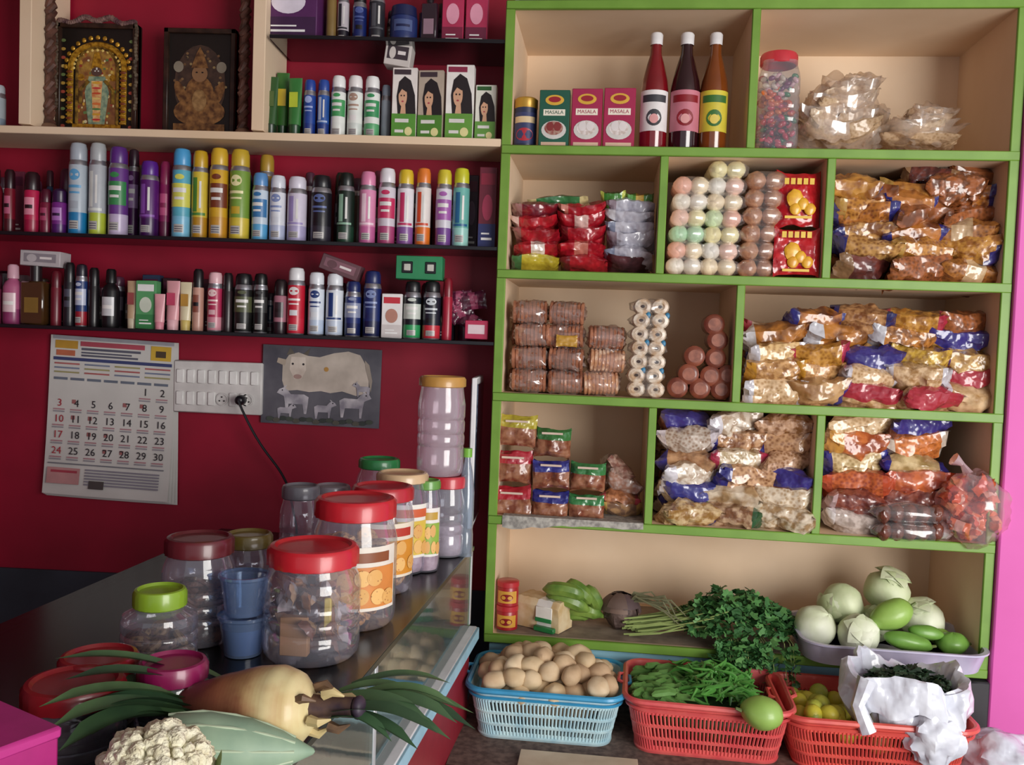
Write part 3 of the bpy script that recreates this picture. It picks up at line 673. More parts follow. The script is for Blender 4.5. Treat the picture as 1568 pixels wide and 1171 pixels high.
udone(b,'sweet_ball_packs',0,0,0)
b=B()
for px in (1143,1172):
    for k in range(6):
        u=U(px+1.5*k,400,.05)[0]
        for vv in (.04,.085): b.blob((u,vv,Z[2]+.021+.0405*k),(.0235,.022,.0225),pm('c49474',.35,0,'a06c50',50,.4,50,.7),12,8,.15,2,seed=k+px)
for k in range(6): b.blob((U(1158+2*k,400,.05)[0],.04,Z[2]+.021+.0405*k),(.05,.028,.023),wrap,18,10,.15,3,seed=k)
udone(b,'coconut_sweet_packs',0,0,0)
b=B()
for (px0,y0_,y1_) in ((1218,350,424),(1222,262,350)):
    for vv in (.03,.06,.09):
        u,z=U(px0,(y0_+y1_)/2,vv); b.pillow((u,vv,z),66*S,(y1_-y0_)*S*1.02,.024,film('c81c28','a8141f'),None,'oval',M=RX(math.pi/2-.06),wr=.15)
    u,z=U(px0,(y0_+y1_)/2,.02); M=Matrix.Translation((u,.014,z))
    yl=pm('ecb830',.35,0,'d89828',60,coat=.5); b.blob((-.008,0,.002),(.018,.004,.021),yl,M=M,amp=.2); 
    for q in range(3): b.blob((u-.006+.016*q,.012,z-.022+.012*(q%2)),(.013,.004,.014),yl,10,7,.1)
    for q in range(5): b.rect(u-.034+.014*q,u-.024+.014*q,z+.033,z+.047,.0075,pm('e8c040',.4))
    b.rect(u-.03,u+.03,z-.044,z-.038,.0075,pm('e8c040',.4))
udone(b,'juice_powder_packets',0,0,0)
palA=[('b87430','6a3418','2c2c78','ends'),('c08438','7c4818','b89048','left'),('7a3c24','4a2418','a09090','ends'),('c89040','905820','302c70','diag'),('b88858','80502c','282860','ends'),('a86c30','6a3c1c','c8a880','band'),('a05c30','683818','b08858','plain'),('c89858','7c4c24','2c2c70','left'),('6a3028','441c1c','8a6848','ends')]
pilefill('stacked_snack_packets',2,1276,1534,400,[(3,0,1),(3,.02,1),(3,0,.95),(3,.02,.97),(3,.0,.98),(2,.45,.95)],palA,28,.05)
b=B()
for px,py,w,h in ((1312,290,72,36),(1465,287,80,40),(1318,322,70,30),(1395,318,80,44)): pk(b,px,py,w,h,*random.choice(palA),v=.05)
udone(b,'snack_packets',0,0,0)
# row3 cell1
b=B(); rwrap=clear('fff4ec',.16,.12,.6,'e8d8d0',.08,.9)
rk=pm('b4785a',.4,0,'84503c',45,.5,60,.5); rk2=pm('c08c68',.35,0,'ecd4bc',40,.5,60,.5,lo=.3,hi=.5)
def roll(px,k,z,w,m,v=.06,r=.0275):
    u=U(px,585,v)[0]; n=9; pr=[(0,-w/2)]
    for i in range(n):
        x=-w/2+w*i/n; pr+= [(r*.88,x+.0005),(r*ru(.96,1.02),x+w/n*.25),(r,x+w/n*.75),(r*.88,x+w/n-.0005)]
    pr.append((0,w/2)); M=Matrix.Translation((u,v,z))@RZ(ru(-.1,.1))@RY(math.pi/2+ru(-.05,.05)); b.lathe(pr,m,M=M,seg=16)
    b.blob((u,v,z),(w*.56,r*1.16,r*1.1),rwrap,22,14,.3,3.5,M=RZ(ru(-.1,.1)),seed=k+px,fn=lambda n_,a_,t_:1.0/(abs(n_.x)**4+(n_.y**2+n_.z**2)**2+1e-6)**.25*.93)
for ci,(px,nk) in enumerate(((806,4),(864,4),(922,3))):
    for k in range(nk):
        for vv in (.05,.11): roll(px+ru(-5,5)+(k*2 if ci==0 else k),k,Z[3]+.028+.055*k,.083,rk if not(ci==2 and k<2) else rk2,vv)
b.pillow((U(868,522,.02)[0],.018,U(868,522,.02)[1]),.05,.03,.008,film('c89838'),M=RX(1.5))
udone(b,'rusk_packs',0,0,0)
b=B(); rw=pm('e0d4c4',.4,0,'b89878',70,coat=.4)
for ci,px in enumerate((974,1002)):
    for k in range(7):
        u=U(px+ru(-2,2)+k*.5,590,.05)[0]; z=Z[3]+.019+.0325*k
        ring=[(u+.013*math.cos(t),.03,z+.0115*math.sin(t)) for t in [2*math.pi*q/14 for q in range(14)]]
        for vv in (0,.02,.04): b.tube([(p[0],p[1]+vv,p[2]) for p in ring],.0085,rw,7,closed=True)
        b.blob((u,.045,z),(.012,.005,.012),pm('7a4a34',.5),8,6)
        if k%2: b.blob((u+.016,.026,z+.012),(.006,.003,.008),pm('3880a8',.4),7,5)
for k in range(7): b.blob((U(988,590,.05)[0],.05,Z[3]+.019+.0325*k),(.047,.036,.019),wrap,18,8,.2,3,seed=k)
udone(b,'ring_biscuit_packs',0,0,0)
b=B(); bb=pm('8c4a34',.4,0,'683024',40,coat=.5)
for i,(px,py) in enumerate(((1036,597),(1070,599),(1102,601),(1053,572),(1086,575),(1112,574),(1062,545),(1094,548),(1097,521),(1092,497))):
    u,z=U(px,py,.06); 
    z=max(z,Z[3]+.026)
    b.lathe([(0,-.04),(.018,-.04),(.0245,-.034),(.0255,.0),(.0245,.035),(.018,.04),(0,.04)],bb,M=Matrix.Translation((u,.07,z))@RX(math.pi/2),seg=18)
    b.ell(u,z,.015,.015,.0295,pm('a0604a',.4,0,'7c4434',60)) 
udone(b,'biscuit_rolls',0,0,0)
palB=[('c8903c','96601c','b83048','ends'),('b87834','78481c','c8c8d0','left'),('cc9c54','9c6c34','3c3484','side'),('d8a868','986830','2c2c78','diag'),('b07c38','74481c','c8a838','ends'),('dcb880','a87c44','c8c4cc','ends'),('c89c58','9c6c30','b8b8c4','left'),('d0a840','98702c',None,'plain'),('d0a868','a07840','5c3c88','left'),('dcc09c','a88058','c03c50','ends')]
palB0=[('d0a068','986838','c89030','ends'),('d8b488','a88050','b03040','side'),('dcbc94','a88050','d0ccd4','ends'),('c8a070','94683c','303080','diag')]
pilefill('stacked_snack_packets',3,1138,1526,610,[(5,0,1),(5,.01,.99),(5,.02,.98),(4,.0,.98),(4,.16,.97)],palB,27,.045,prow=[palB0,palB0,palB,palB,palA+palB])
# row4 cell1 upright packs
b=B()
def up(px,y0_,y1_,w,hc,v=.03,A='a06c50',A2='783c28'):
    an=ru(-.04,.04)
    for L in range(3):
        u,z=U(px,(y0_+y1_)/2,v+.033*L); b.pillow((u,v+.033*L,z),w*S*1.04,(y1_-y0_)*S*1.08,.034,pm(A,.35,0,A2,50,BST,BS,.9,lo=.4,hi=.6,bd=.02,crough=CRG),film(hc),'head',M=RY(an)@RX(math.pi/2-.05)@RZ(ru(-.03,.03)),wr=.3)
    u,z=U(px,(y0_+y1_)/2,v); b.rect(u-w*S*.3,u+w*S*.3,z+.021,z+.026,v-.0172,pm('d8c0b0',.4))
for a_ in ((784,742,794,58,'b02030'),(786,688,740,58,'b02838'),(792,634,684,58,'b8a838'),(842,750,796,54,'2c3080'),(844,704,748,54,'303488'),(846,655,700,54,'3c7840'),(898,756,796,52,'388048'),(900,708,752,52,'3c8048')): up(*a_)
pk(b,952,785,60,20,'b08860','80604c','c8a058','ends'); pk(b,948,767,62,22,'b87850','88502c','b83848','ends'); pk(b,952,745,58,24,'a87c68','c8b8b0',None,'plain',M=RY(.5)@RX(-.6)); pk(b,943,722,52,22,'b89888','885c50',None,'plain',M=RY(.7)@RX(-.4))
udone(b,'spice_powder_packets',0,0,0)
palC=[('d8b888','a07c48','2c2878','ends'),('d0a888','8a5c34','303088','diag'),('e0d0b8','a89068','a82c48','ends'),('8a5038','5c3020','3c3484','side'),('dccbb8','9c7c58','5c4c90','left'),('d0c4b8','907058','d8d0d8','ends'),('dcc098','a88450',None,'plain'),('c89c74','80502c','2c2878','left'),('e0d4c4','b09880','d8d4dc','left')]
palD=[('30307c','24245c','c8b8a0','band'),('d0b488','98703c','2c2c78','diag'),('dcccac','a08850','303084','ends'),('c0a080','80583c','386040','ends'),('d8c8b0','a08460','3c3c88','side'),('e0d0b8','a88860',None,'plain')]
pilefill('stacked_snack_packets',4,1008,1244,790,[(3,0,1),(3,0,1),(3,.02,1),(3,0,.98),(3,0,1),(3,0,.96)],palC,27,.045,prow=[palD,palD,palD+palC,palC,palC,palC])
palE=[('c87038','94421c','d09848','left'),('d8c090','a08450','303088','ends'),('a86444','783c28','c8c0c8','ends'),('d0a860','94703c','487850','side'),('d0c0b8','988880','303080','ends'),('d88040','a85c28','d8c8b8','ends')]
pilefill('stacked_snack_packets',4,1262,1450,810,[(2,0,1),(2,0,.95),(2,0,1),(2,0,.95),(2,.02,1),(2,0,.98)],palE,28,.05,prow=[[('d0c0b8','a89890','e0d8d8','ends')],[('8a4838','68302c','b09090','ends'),('c86838','94402c','c05030','ends')],[('c86838','94402c','c05030','ends'),('c0b0a0','9888a0','383880','ends')],palE,palE,palC])
b=B(); u0,z0_=U(1483,776,.03)
for i in range(60):
    rr=ru(0,1)**.6*.06; th=ru(0,6.28)
    b.pillow((u0+rr*math.cos(th),.01+ru(-.03,.03),z0_+rr*math.sin(th)*1.1),.045,.034,.022,film(random.choice(['e06838','e88048','d05838','d87850','e09878'])),film(random.choice(['e8c8b8','d05848','e8a070'])),'band',M=RZ(ru(0,3))@RX(ru(0,3))@RY(ru(0,3)),nu=8,nv=6)
b.blob((u0,.0,z0_),(.075,.055,.084),clear('ffeeee',.14,.15,.6,'e8c8d0',.06,.6),26,18,.22,3)
b.tube([(u0-.02,-.01,z0_+.08),(u0-.03,0,z0_+.1),(u0-.05,0,z0_+.112)],[.012,.006,.016],clear('ffeeee',.4,.15,.8,'e8c8d0'),8)
udone(b,'bag_of_wrapped_sweets',0,0,0)
b=B()
for k in range(4):
    for q in range(2):
        for e_ in range(5):
            u,z=U(1352+20*e_,815-27*q,.0); b.blob((u,-.005+.04*k,z+.004),(.0175,.02,.021),pm('7a4434',.3,0,'5a2c20',50,.5,60,.8),10,7,.15,2)
        u,z=U(1392,815-27*q,.0); b.blob((u,-.005+.04*k,z+.004),(.088,.024,.0235),wrap,20,8,.15,4,seed=q)
udone(b,'brown_sweet_packs',0,0,0)
# newspaper edge row4 front
b=B(); ua,ub=U(770,800)[0],U(985,800)[0]
vs=[];n=14
for i in range(n+1):
    t=i/n; u=ua+(ub-ua)*t
    vs+= [(u,.12,Z[4]+.0012),(u,-.012,Z[4]+.0014),(u,-.015-.004*math.sin(t*9),Z[4]-.012-.012*abs(noise.noise(Vector((t*5,1,0))))-(.014*(1-t*2) if t<.5 else 0))]
fs=[]
for i in range(n):
    for j in (0,1): q=i*3+j; fs.append((q,q+3,q+4,q+1))
b.add(vs,fs,pm('b8b4ac',.8,0,'84807c',90)); udone(b,'newspaper_liner',0,0,0)

# row5 -------------------------------------------------------------
b=B(); ua,ub=U(760,960)[0],U(1225,960)[0]; vs=[]
for i in range(17):
    t=i/16; u=ua+(ub-ua)*t
    for v in (.004,.1,.2,.3): vs.append((u,v,Z[5]+.001+.0015*abs(noise.noise(Vector((t*9,v*14,0))))))
fs=[(i*4+j,i*4+4+j,i*4+5+j,i*4+1+j) for i in range(16) for j in range(3)]
b.add(vs,fs,pm('9a8a7a',.85,0,'76675a',20)); udone(b,'brown_paper_liner',0,0,0)
hh=.058
for k in range(2):
    b=B(); r=.026
    b.lathe([(0,0,P('a82028')),(r,0),(r,hh*.72),(r*.96,hh*.76,P('c03038')),(r*1.04,hh*.78),(r*1.04,hh*.97),(r*.95,hh),(0,hh)],P('a82028'))
    b.patch(r,hh*.12,hh*.62,1.0,P('d8a040')); b.patch(r,hh*.2,hh*.5,.6,P('8a1820'),ell=True,off=.001)
    udone(b,'pickle_jar',U(777,930,.04)[0],.04,Z[5]+.002+k*(hh+.001))
b=B(); bl=pm('dcc8a4',.6,0,'c8a878',30); 
Mb=RZ(-.45)
vs=[];prof=[(-.035,0),(.035,0),(.037,.04),(.042,.06),(.03,.075),(-.03,.075),(-.042,.06),(-.037,.04)]
for i in range(13):
    x=-.06+.12*i/12; q=.97+.03*(i%2)
    for p_ in prof: vs.append((x,p_[0]*q,p_[1]*q))
fs=[(i*8+j,i*8+8+j,i*8+8+(j+1)%8,i*8+(j+1)%8) for i in range(12) for j in range(8)]+[tuple(range(8)),tuple(range(96,104))]
ms=[(pm('e8e4e0',.3,coat=.5) if 5<f//8<10 else bl) for f in range(96)]+[bl,bl]
b.add(vs,fs,ms,Mb,False)
b.box((.025,-.005,.006),(.055,.084,.012),pm('2c8048',.4),Mb); b.box((.022,-.041,.045),(.045,.003,.03),pm('f0ece4',.4),Mb)
b.box((.022,-.043,.028),(.045,.003,.01),pm('2c8048',.4),Mb)
udone(b,'bread_loaf',U(833,945,.07)[0],.07,Z[5]+.003)
b=B(); gb_=pm('7f9a44',.45,0,'54762c',25,coat=.2)
for i,(px,py,an,ln) in enumerate(((868,908,.25,.12),(872,925,.5,.13),(890,912,.9,.12),(908,922,1.2,.10),(893,944,.15,.11),(880,950,-.1,.1),(905,940,1.4,.08))):
    u,z=U(px,py,.07); pts=[];rad=[]
    for k in range(9):
        t=k/8-.5; pts.append((u+t*ln*math.cos(an),.07+.008*i-.03+.08*t*t,max(z-t*ln*math.sin(an)*.6+.016*(1-4*t*t),Z[5]+.018))); rad.append(.018*math.sqrt(max(.03,1-(2*t)**4))*(1 if k<7 else .55))
    b.tube(pts,rad,gb_,8)
udone(b,'green_bananas',0,0,0)
b=B()
b.blob((0,0,.04),(.042,.045,.042),pm('6e5a52',.6,0,'4a3a38',40,.6,50),16,12,.25,2.5)
for k in range(14):
    a1=ru(-1,1); b.tube([(.01,0,.055),(.03+.02*R(),a1*.03,.07+.02*R()),(.07+.05*R(),a1*.07,.06+.03*R()),(.12+.05*R(),a1*.09,.03+.02*R())],[.003,.0025,.002,.0008],pm('7a7a5c',.6),5)
for k in range(14):
    vs=[];n=5;a1=k*.9;t0=ru(.2,.9)
    for i in range(n):
        for j in range(n):
            th=t0+.9*i/(n-1); aa=a1+(j/(n-1)-.5)*1.1; rr=.046+.004*(i/(n-1))+.002*(k%3)
            vs.append((rr*math.sin(th)*math.cos(aa),rr*math.sin(th)*math.sin(aa),.04+rr*math.cos(th)))
    b.add(vs,[(i*n+j,i*n+j+1,i*n+n+j+1,i*n+n+j) for i in range(n-1) for j in range(n-1)],pm(['7c6458','5c4a4c','6c5850'][k%3],.6))
udone(b,'banana_flower_root',U(950,940,.1)[0],.1,Z[5]+.003)
# herb bunch
b=B(); lf=[pm('4c8048',.5,0,'3a683c',30),pm('6a9c58',.5,0,'4c8048',30),pm('3c6c3c',.5),pm('5a9050',.5)]; stm=pm('9cae6a',.5)
cu,_=U(1120,930,.08); su,_=U(965,960,.05)
def leaf(p,sz,m):
    M=Matrix.Translation(p)@RZ(ru(0,6.3))@RX(ru(-1,1))@RY(ru(-.8,.8))
    vs=[(0,0,0)];fs=[]
    for k,a1 in enumerate((-.95,0,.95)):
        dx,dy=math.sin(a1),math.cos(a1); px_,py_=dy,-dx; o=len(vs)
        vs+=[(dx*sz*.55+px_*sz*.36,dy*sz*.55+py_*sz*.36,sz*.08),(dx*sz,dy*sz,0),(dx*sz*.55-px_*sz*.36,dy*sz*.55-py_*sz*.36,sz*.08)]
        fs.append((0,o,o+1,o+2))
    b.add(vs,fs,m,M,False)
for i in range(70):
    yy=ru(-.5,.5); z=Z[5]+.01+ru(0,.035)
    b.tube([(su+ru(-.02,.03),.06+yy*.05,z-.006),(su+.07,.07+yy*.08,z+.005),(cu-.07+ru(0,.06),.08+yy*.16,Z[5]+.03+ru(0,.06))],[.002,.0018,.0014],stm,5)
for i in range(1300):
    th=ru(0,6.28); rr=R()**.5; x=cu+.015+.14*rr*math.cos(th); v=.07+.10*rr*math.sin(th)
    zt_=.105*math.sqrt(max(0,1-rr*rr*.85))*(1+.25*noise.noise(Vector((x*20,v*20,0)))); z=Z[5]+.006+zt_*ru(.5,1.08)
    leaf((x,v,z),ru(.011,.019),random.choice(lf))
for i in range(24):
    x=cu+ru(-.06,.13); L=ru(.02,.06)*(1.3 if x>cu+.06 else .7)
    pts=[(x,.03,Z[5]+.04),(x+.01,-.02,Z[5]+.03),(x+.015,-.035,Z[5]-L*.5),(x+.02,-.033,Z[5]-L)]
    b.tube(pts,.001,stm,4)
    for k in range(20):
        t=R(); z=Z[5]+.03-(L+.03)*t; leaf((x+.012+ru(-.014,.014),-.03+ru(-.014,.01),z),ru(.009,.016),random.choice(lf))
udone(b,'fresh_herb_bunch',0,0,0)
# tray of vegetables
def rrect(w,d,r,n=8):
    pts=[]
    for cx,cy_,a0 in ((w/2-r,d/2-r,0),(-w/2+r,d/2-r,90),(-w/2+r,-d/2+r,180),(w/2-r,-d/2+r,270)):
        for k in range(n+1):
            a1=math.radians(a0+90*k/n); pts.append((cx+r*math.cos(a1),cy_+r*math.sin(a1)))
    return pts
def shellrect(b,layers,mat,r=.04,bottom=True,n=8):
    vs=[];fs=[]; N_=4*(n+1)
    for w,d,z in layers: vs+=[(x,y,z) for x,y in rrect(w,d,min(r,w/2*.9,d/2*.9),n)]
    for i in range(len(layers)-1):
        for k in range(N_): fs.append((i*N_+k,i*N_+(k+1)%N_,(i+1)*N_+(k+1)%N_,(i+1)*N_+k))
    if bottom: fs.append(tuple(range(N_)))
    b.add(vs,fs,mat)
tu,_=U(1352,985,.05); tz=Z[5]+.001; lav=pm('ccc8e0',.35,0,'bcb8d4',20,coat=.3)
b=B(); shellrect(b,[(.385,.235,0),(.402,.262,.042),(.412,.27,.045),(.412,.27,.049),(.395,.255,.049),(.37,.22,.004)],lav,.06)
shellrect(b,[(.365,.215,.004),(.1,.1,.004)],lav,.05)
udone(b,'lavender_tray',tu,.06,tz)
cab=pm('dce4c0',.5,0,'c0d09c',12,.15,30); cab2=pm('e8ecd6',.5,0,'d0dcb0',10,.15,30)
def cabbage(b,c,r,seed,m=cab):
    Mr=RZ(seed)@RX(seed*.7)
    b.blob(c,(r,r,r*.9),m,22,14,.06,2,M=Mr,seed=seed,fn=lambda n,a,th:1+.025*math.cos(5*a+3*th))
    for k in range(5):
        Ml=Mr@RZ(k*1.25+seed)@RY(.9); vs=[];n=9
        for i in range(n):
            for j in range(n):
                a1=(j/(n-1)-.5)*1.7; th=.1+(i/(n-1))*1.25; rr=r*(1.03+.012*k+.07*(i/(n-1))**3+.02*math.sin(a1*9+k)*(i/(n-1)))
                vs.append((rr*math.sin(th)*math.cos(a1),rr*math.sin(th)*math.sin(a1),-rr*.9*math.cos(th)))
        fs=[(i*n+j,i*n+j+1,i*n+n+j+1,i*n+n+j) for i in range(n-1) for j in range(n-1)]
        b.add(vs,fs,cab2 if k%2 else m,Matrix.Translation(c)@Ml)
    b.lathe([(0,0),(r*.2,0),(r*.22,r*.3),(0,r*.3)],cab2,c=(c[0],c[1],c[2]-r*1.0),seg=10)
for i,(px,py,r,v) in enumerate(((1248,963,.05,.05),(1290,925,.052,.11),(1315,972,.047,.02),(1358,905,.054,.14),(1412,950,.05,.11),(1338,960,.045,.12))):
    b=B(); u,z=U(px,py,v); z=max(z,tz+.008+r*.9); cabbage(b,(0,0,0),r,i+1,cab if i%2 else cab2); udone(b,'cabbage',u,v,z)
gv=pm('9cc060',.42,0,'88b04c',14,coat=.2); gv2=pm('78a84a',.42,0,'64943c',20,coat=.2)
for i,(px,py,rx,rz,m,v,an) in enumerate(((1365,940,.052,.033,gv,.03,-.5),(1390,982,.055,.02,gv2,-.01,.15),(1418,968,.04,.017,gv2,.03,.1),(1458,985,.036,.025,gv2,.03,0),(1440,975,.03,.02,gv,.07,.3))):
    b=B(); u,z=U(px,py,v); z=max(z,tz+.006+rz)
    b.blob((0,0,0),(rx,rz*1.05,rz),m,18,14,.1,1.5,M=RY(an),seed=i,fn=lambda n,a,th:1+.03*math.cos(5*a)*(1 if rx<.04 else .2))
    b.tube([(rx*math.cos(an)*.95,0,-rx*math.sin(an)*.95),(rx*math.cos(an)*1.15,0,-rx*math.sin(an)*1.1+.003)],[.004,.003],pm('6a7a40',.6),6)
    udone(b,'green_mango' if i==0 else 'green_gourd',u,v,z)

# ------------------------------------------------------------ bench & baskets
BZ=.65
b=B(); 
b.box((W/2-.01,.0-.14,BZ-.02),(W+.06,.5,.035),pm('7a5c48',.6,0,'543c30',8),bev=.004)
for uu in (.04,W/2,W-.1):
    b.box((uu,-.34,(BZ-.037)/2),(.05,.05,BZ-.037),brown); b.box((uu,.06,(BZ-.037)/2),(.05,.05,BZ-.037),brown)
b.box((W/2-.0,-.395,BZ-.03),(W+.04,.012,.07),pm('d8c8b0',.6),bev=.002)
udone(b,'wooden_bench',0,0,0)
b=B()
vs=[(x,y,BZ+.0005+.002*abs(noise.noise(Vector((x*20,y*20,0))))) for x in [-.03+.15*i for i in range(9)] for y in (-.37,-.25,-.1,.01)]
b.add(vs,[(i*4+j,i*4+4+j,i*4+5+j,i*4+1+j) for i in range(8) for j in range(3)],pm('7a665c',.9,0,'52423c',60)); udone(b,'jute_sack_mat',0,0,0)
b=B(); b.box((0,0,.006),(.24,.08,.006),pm('dccbb0',.7,0,'c8b498',12),bev=.001); q=at_z(885,1175,BZ); b.done('cardboard_sheet',(q.x,q.y,BZ+.001),-A_)
def basket(name,px,py,w,d,h,col,rz=0,rimc=None,col2=None):
    b=B(); m=pm(col,.4,0,col2,30,coat=.2); rm=pm(rimc,.4,coat=.2) if rimc else m; base=at_z(px,py,BZ); tp=1.16
    shellrect(b,[(w/tp-.01,d/tp-.01,.0025),(.02,.02,.0025)],m,.03,False)
    nn=10
    lo=rrect(w/tp,d/tp,.035,nn); hi=rrect(w,d,.04,nn)
    def lerp(t): return [(a_[0]*(1-t)+c_[0]*t,a_[1]*(1-t)+c_[1]*t,h*t) for a_,c_ in zip(lo,hi)]
    def dens(pts,step=.0078):
        out=[];n=len(pts)
        for i in range(n):
            a_=Vector(pts[i]);c_=Vector(pts[(i+1)%n]);L=(c_-a_).length;k=max(1,int(round(L/step)))
            for j in range(k): out.append(i+j/k)
        return out
    idx=dens(lerp(.5))
    def at(t,q):
        P_=lerp(t); i=int(q)%len(P_); f=q-int(q); return Vector(P_[i]).lerp(Vector(P_[(i+1)%len(P_)]),f)
    for q in idx: b.tube([at(0,q),at(.78,q)],.0024,m,4)
    for t,rr in ((0,.006),(.27,.0038),(.52,.0038)): b.tube(lerp(t),rr,m,5,closed=True)
    vs=lerp(.74)+lerp(1.0); n=len(lo); b.add(vs,[(k,(k+1)%n,n+(k+1)%n,n+k) for k in range(n)],m)
    vs=lerp(0)+lerp(.12); b.add(vs,[(k,(k+1)%n,n+(k+1)%n,n+k) for k in range(n)],m)
    top=[(x*1.0,y*1.0,h) for x,y in rrect(w+.012,d+.012,.045,nn)]; b.tube(top,.0065,rm,7,closed=True)
    b.tube([(x,y,h-.016) for x,y in rrect(w+.004,d+.004,.042,nn)],.003,rm,5,closed=True)
    for s_ in (-1,1): b.tube([(s_*(w/2+.004),-.03,h),(s_*(w/2+.02),-.02,h+.004),(s_*(w/2+.02),.02,h+.004),(s_*(w/2+.004),.03,h)],.004,rm,6)
    b.done(name,(base.x,base.y,BZ+.004),rz); return base
rzb=-A_
bb1=basket('plastic_basket',836,1106,.325,.225,.105,'c4e0e4',rzb,'3c9ccc','a8ccd8')
bb2=basket('plastic_basket',1076,1128,.335,.235,.11,'dc6460',rzb-.03,None,'d05054')
bb3=basket('plastic_basket',1322,1150,.37,.24,.105,'dc5c50',rzb,None,'d04c48')
b=B(); pt=[pm('d8c09c',.7,0,'c0a47c',14),pm('e0ccac',.7,0,'c8ac88',18),pm('ccb08c',.7,0,'b09070',20)]
pts_=[];tries=0
b.blob((0,0,.055),(.118,.078,.05),pm('8a7050',.8),16,10)
while len(pts_)<80 and tries<12000:
    tries+=1
    x=ru(-.135,.135); y=ru(-.088,.088); top=.112+.05*max(0,1-(x/.15)**2)*max(0,1-(y/.11)**2)
    z=ru(.095,top)
    if all((Vector((x,y,z))-q).length>.035 for q in pts_): pts_.append(Vector((x,y,z)))
for k,q in enumerate(pts_):
    b.blob(q,(ru(.024,.034),ru(.020,.026),ru(.019,.024)),random.choice(pt),18,12,.16,1.2,M=RZ(ru(0,3))@RX(ru(-.6,.6))@RY(ru(-.4,.4)),seed=k)
b.done('pile_of_potatoes',(bb1.x,bb1.y,BZ),rzb)
b=B(); okm=pm('6a9850',.5,0,'54803c',30); chm=pm('589a44',.3,0,'468438',30,coat=.4)
b.blob((0,0,.06),(.14,.095,.05),pm('3a6030',.6,0,'2a4824',60),20,10,.1,3)
for i in range(90):
    x=ru(-.14,-.04); y=ru(-.09,.085); z=.098+ru(0,.028)*(1-abs(x+.1)*5); a1=ru(-.6,.9); L=ru(.05,.075)
    b.tube([(x-L/2*math.cos(a1),y-L/2*math.sin(a1),z),(x-L*.4*math.cos(a1),y-L*.4*math.sin(a1),z+.002),(x,y,z+.004),(x+L/2*math.cos(a1),y+L/2*math.sin(a1),z-.003)],[.003,.0078,.0075,.001],okm,6)
for i in range(230):
    x=ru(-.05,.10); y=ru(-.09,.085); z=.1+.04*math.exp(-((x-.0)/.08)**2)*ru(.3,1)+ru(0,.012); a1=ru(0,6.3); L=ru(.045,.075); t=ru(-.012,.015)
    b.tube([(x-L/2*math.cos(a1),y-L/2*math.sin(a1),z-t),(x-L*.3*math.cos(a1),y-L*.3*math.sin(a1),z),(x+.006,y,z+.006),(x+L/2*math.cos(a1),y+L/2*math.sin(a1),z+t)],[.0012,.0042,.004,.0006],chm,5)
b.done('pile_of_green_chillies_and_okra',(bb2.x,bb2.y,BZ),rzb)
b=B(); p=at_z(1165,1090,.775); 
b.blob((0,0,0),(.046,.037,.033),pm('94b85c',.42,0,'82a648',12,coat=.2),20,14,.08,1.4,M=RZ(-.4),fn=lambda n,a,th:1-.12*max(0,-n.x)); b.tube([(-.04,-.005,.003),(-.052,-.006,.008)],[.004,.003],pm('5a6a38',.6),6)
b.done('chayote_gourd',p)
b=B(); lm=[pm('d8cc48',.45,0,'c0b838',20,.1,90),pm('c4c850',.45,0,'a0ac40',20,.1,90)]
for i in range(40):
    x=ru(-.15,.0); y=ru(-.085,.07); z=.045+ru(0,.045)+ (.015 if x<-.05 else 0)
    b.blob((x,y,z),(.0205,.019,.019),random.choice(lm),12,9,M=RZ(ru(0,3)),fn=lambda n,a,th:1+.12*max(0,abs(n.x)-.85)*5)
for i in range(10): b.blob((ru(-.0,.12),ru(-.085,-.05),.05+ru(0,.02)),(.021,.019,.019),pm('a8703c',.5),12,8)
b.done('pile_of_lemons',(bb3.x,bb3.y,BZ),rzb)
# white plastic bag
b=B(); vs=[];ns=72;nr=12
prof=[(.0,.0),(.06,.0),(.085,.02),(.09,.05),(.085,.08),(.09,.105),(.1,.12),(.108,.125),(.112,.11),(.116,.09),(.118,.065),(.112,.045)]
for i,(r,z) in enumerate(prof):
    for k in range(ns):
        a1=2*math.pi*k/ns; nz=noise.noise(Vector((math.cos(a1)*2.4,math.sin(a1)*2.4,z*14)))*.35+noise.noise(Vector((math.cos(a1)*6,math.sin(a1)*6,z*20)))*.25
        hz_=z+ (.018*math.sin(3*a1+1) if i>5 else 0)+(.012*math.sin(7*a1) if i>7 else 0)
        rr=r*(1+nz*.5); vs.append((rr*math.cos(a1)*1.05,rr*math.sin(a1)*.8,hz_*(1+nz*.3)))
fs=[(i*ns+k,i*ns+(k+1)%ns,(i+1)*ns+(k+1)%ns,(i+1)*ns+k) for i in range(nr-1) for k in range(ns)]
wbm=pm('e2e6f0',.3,0,'ced2e0',18,.6,20,.9,bd=.02,crough=.1)
b.add(vs,fs,wbm)
b.tube([(-.1,-.05,.12),(-.12,-.06,.07),(-.1,-.07,.02)],[.02,.014,.018],wbm,7)
b.blob((.03,-.075,.015),(.055,.03,.055),wbm,28,18,.35,2.5)
for i in range(500):
    a1=ru(0,6.28); r=R()**.5*.08; leaf((r*math.cos(a1),r*math.sin(a1)*.8,.085+.03*(1-r/.08)+ru(0,.02)),ru(.01,.018),pm(random.choice(['2c4030','38543a','445c44']),.6))
p=at_z(1385,1120,.72); b.done('plastic_bag_of_greens',(p.x,p.y,BZ+.075))
b=B(); p=at_z(1530,1175,.66); b.blob((0,0,.03),(.08,.07,.06),wbm,34,22,.3,2.5); b.done('white_plastic_bag',(p.x,p.y-.02,BZ-.002))

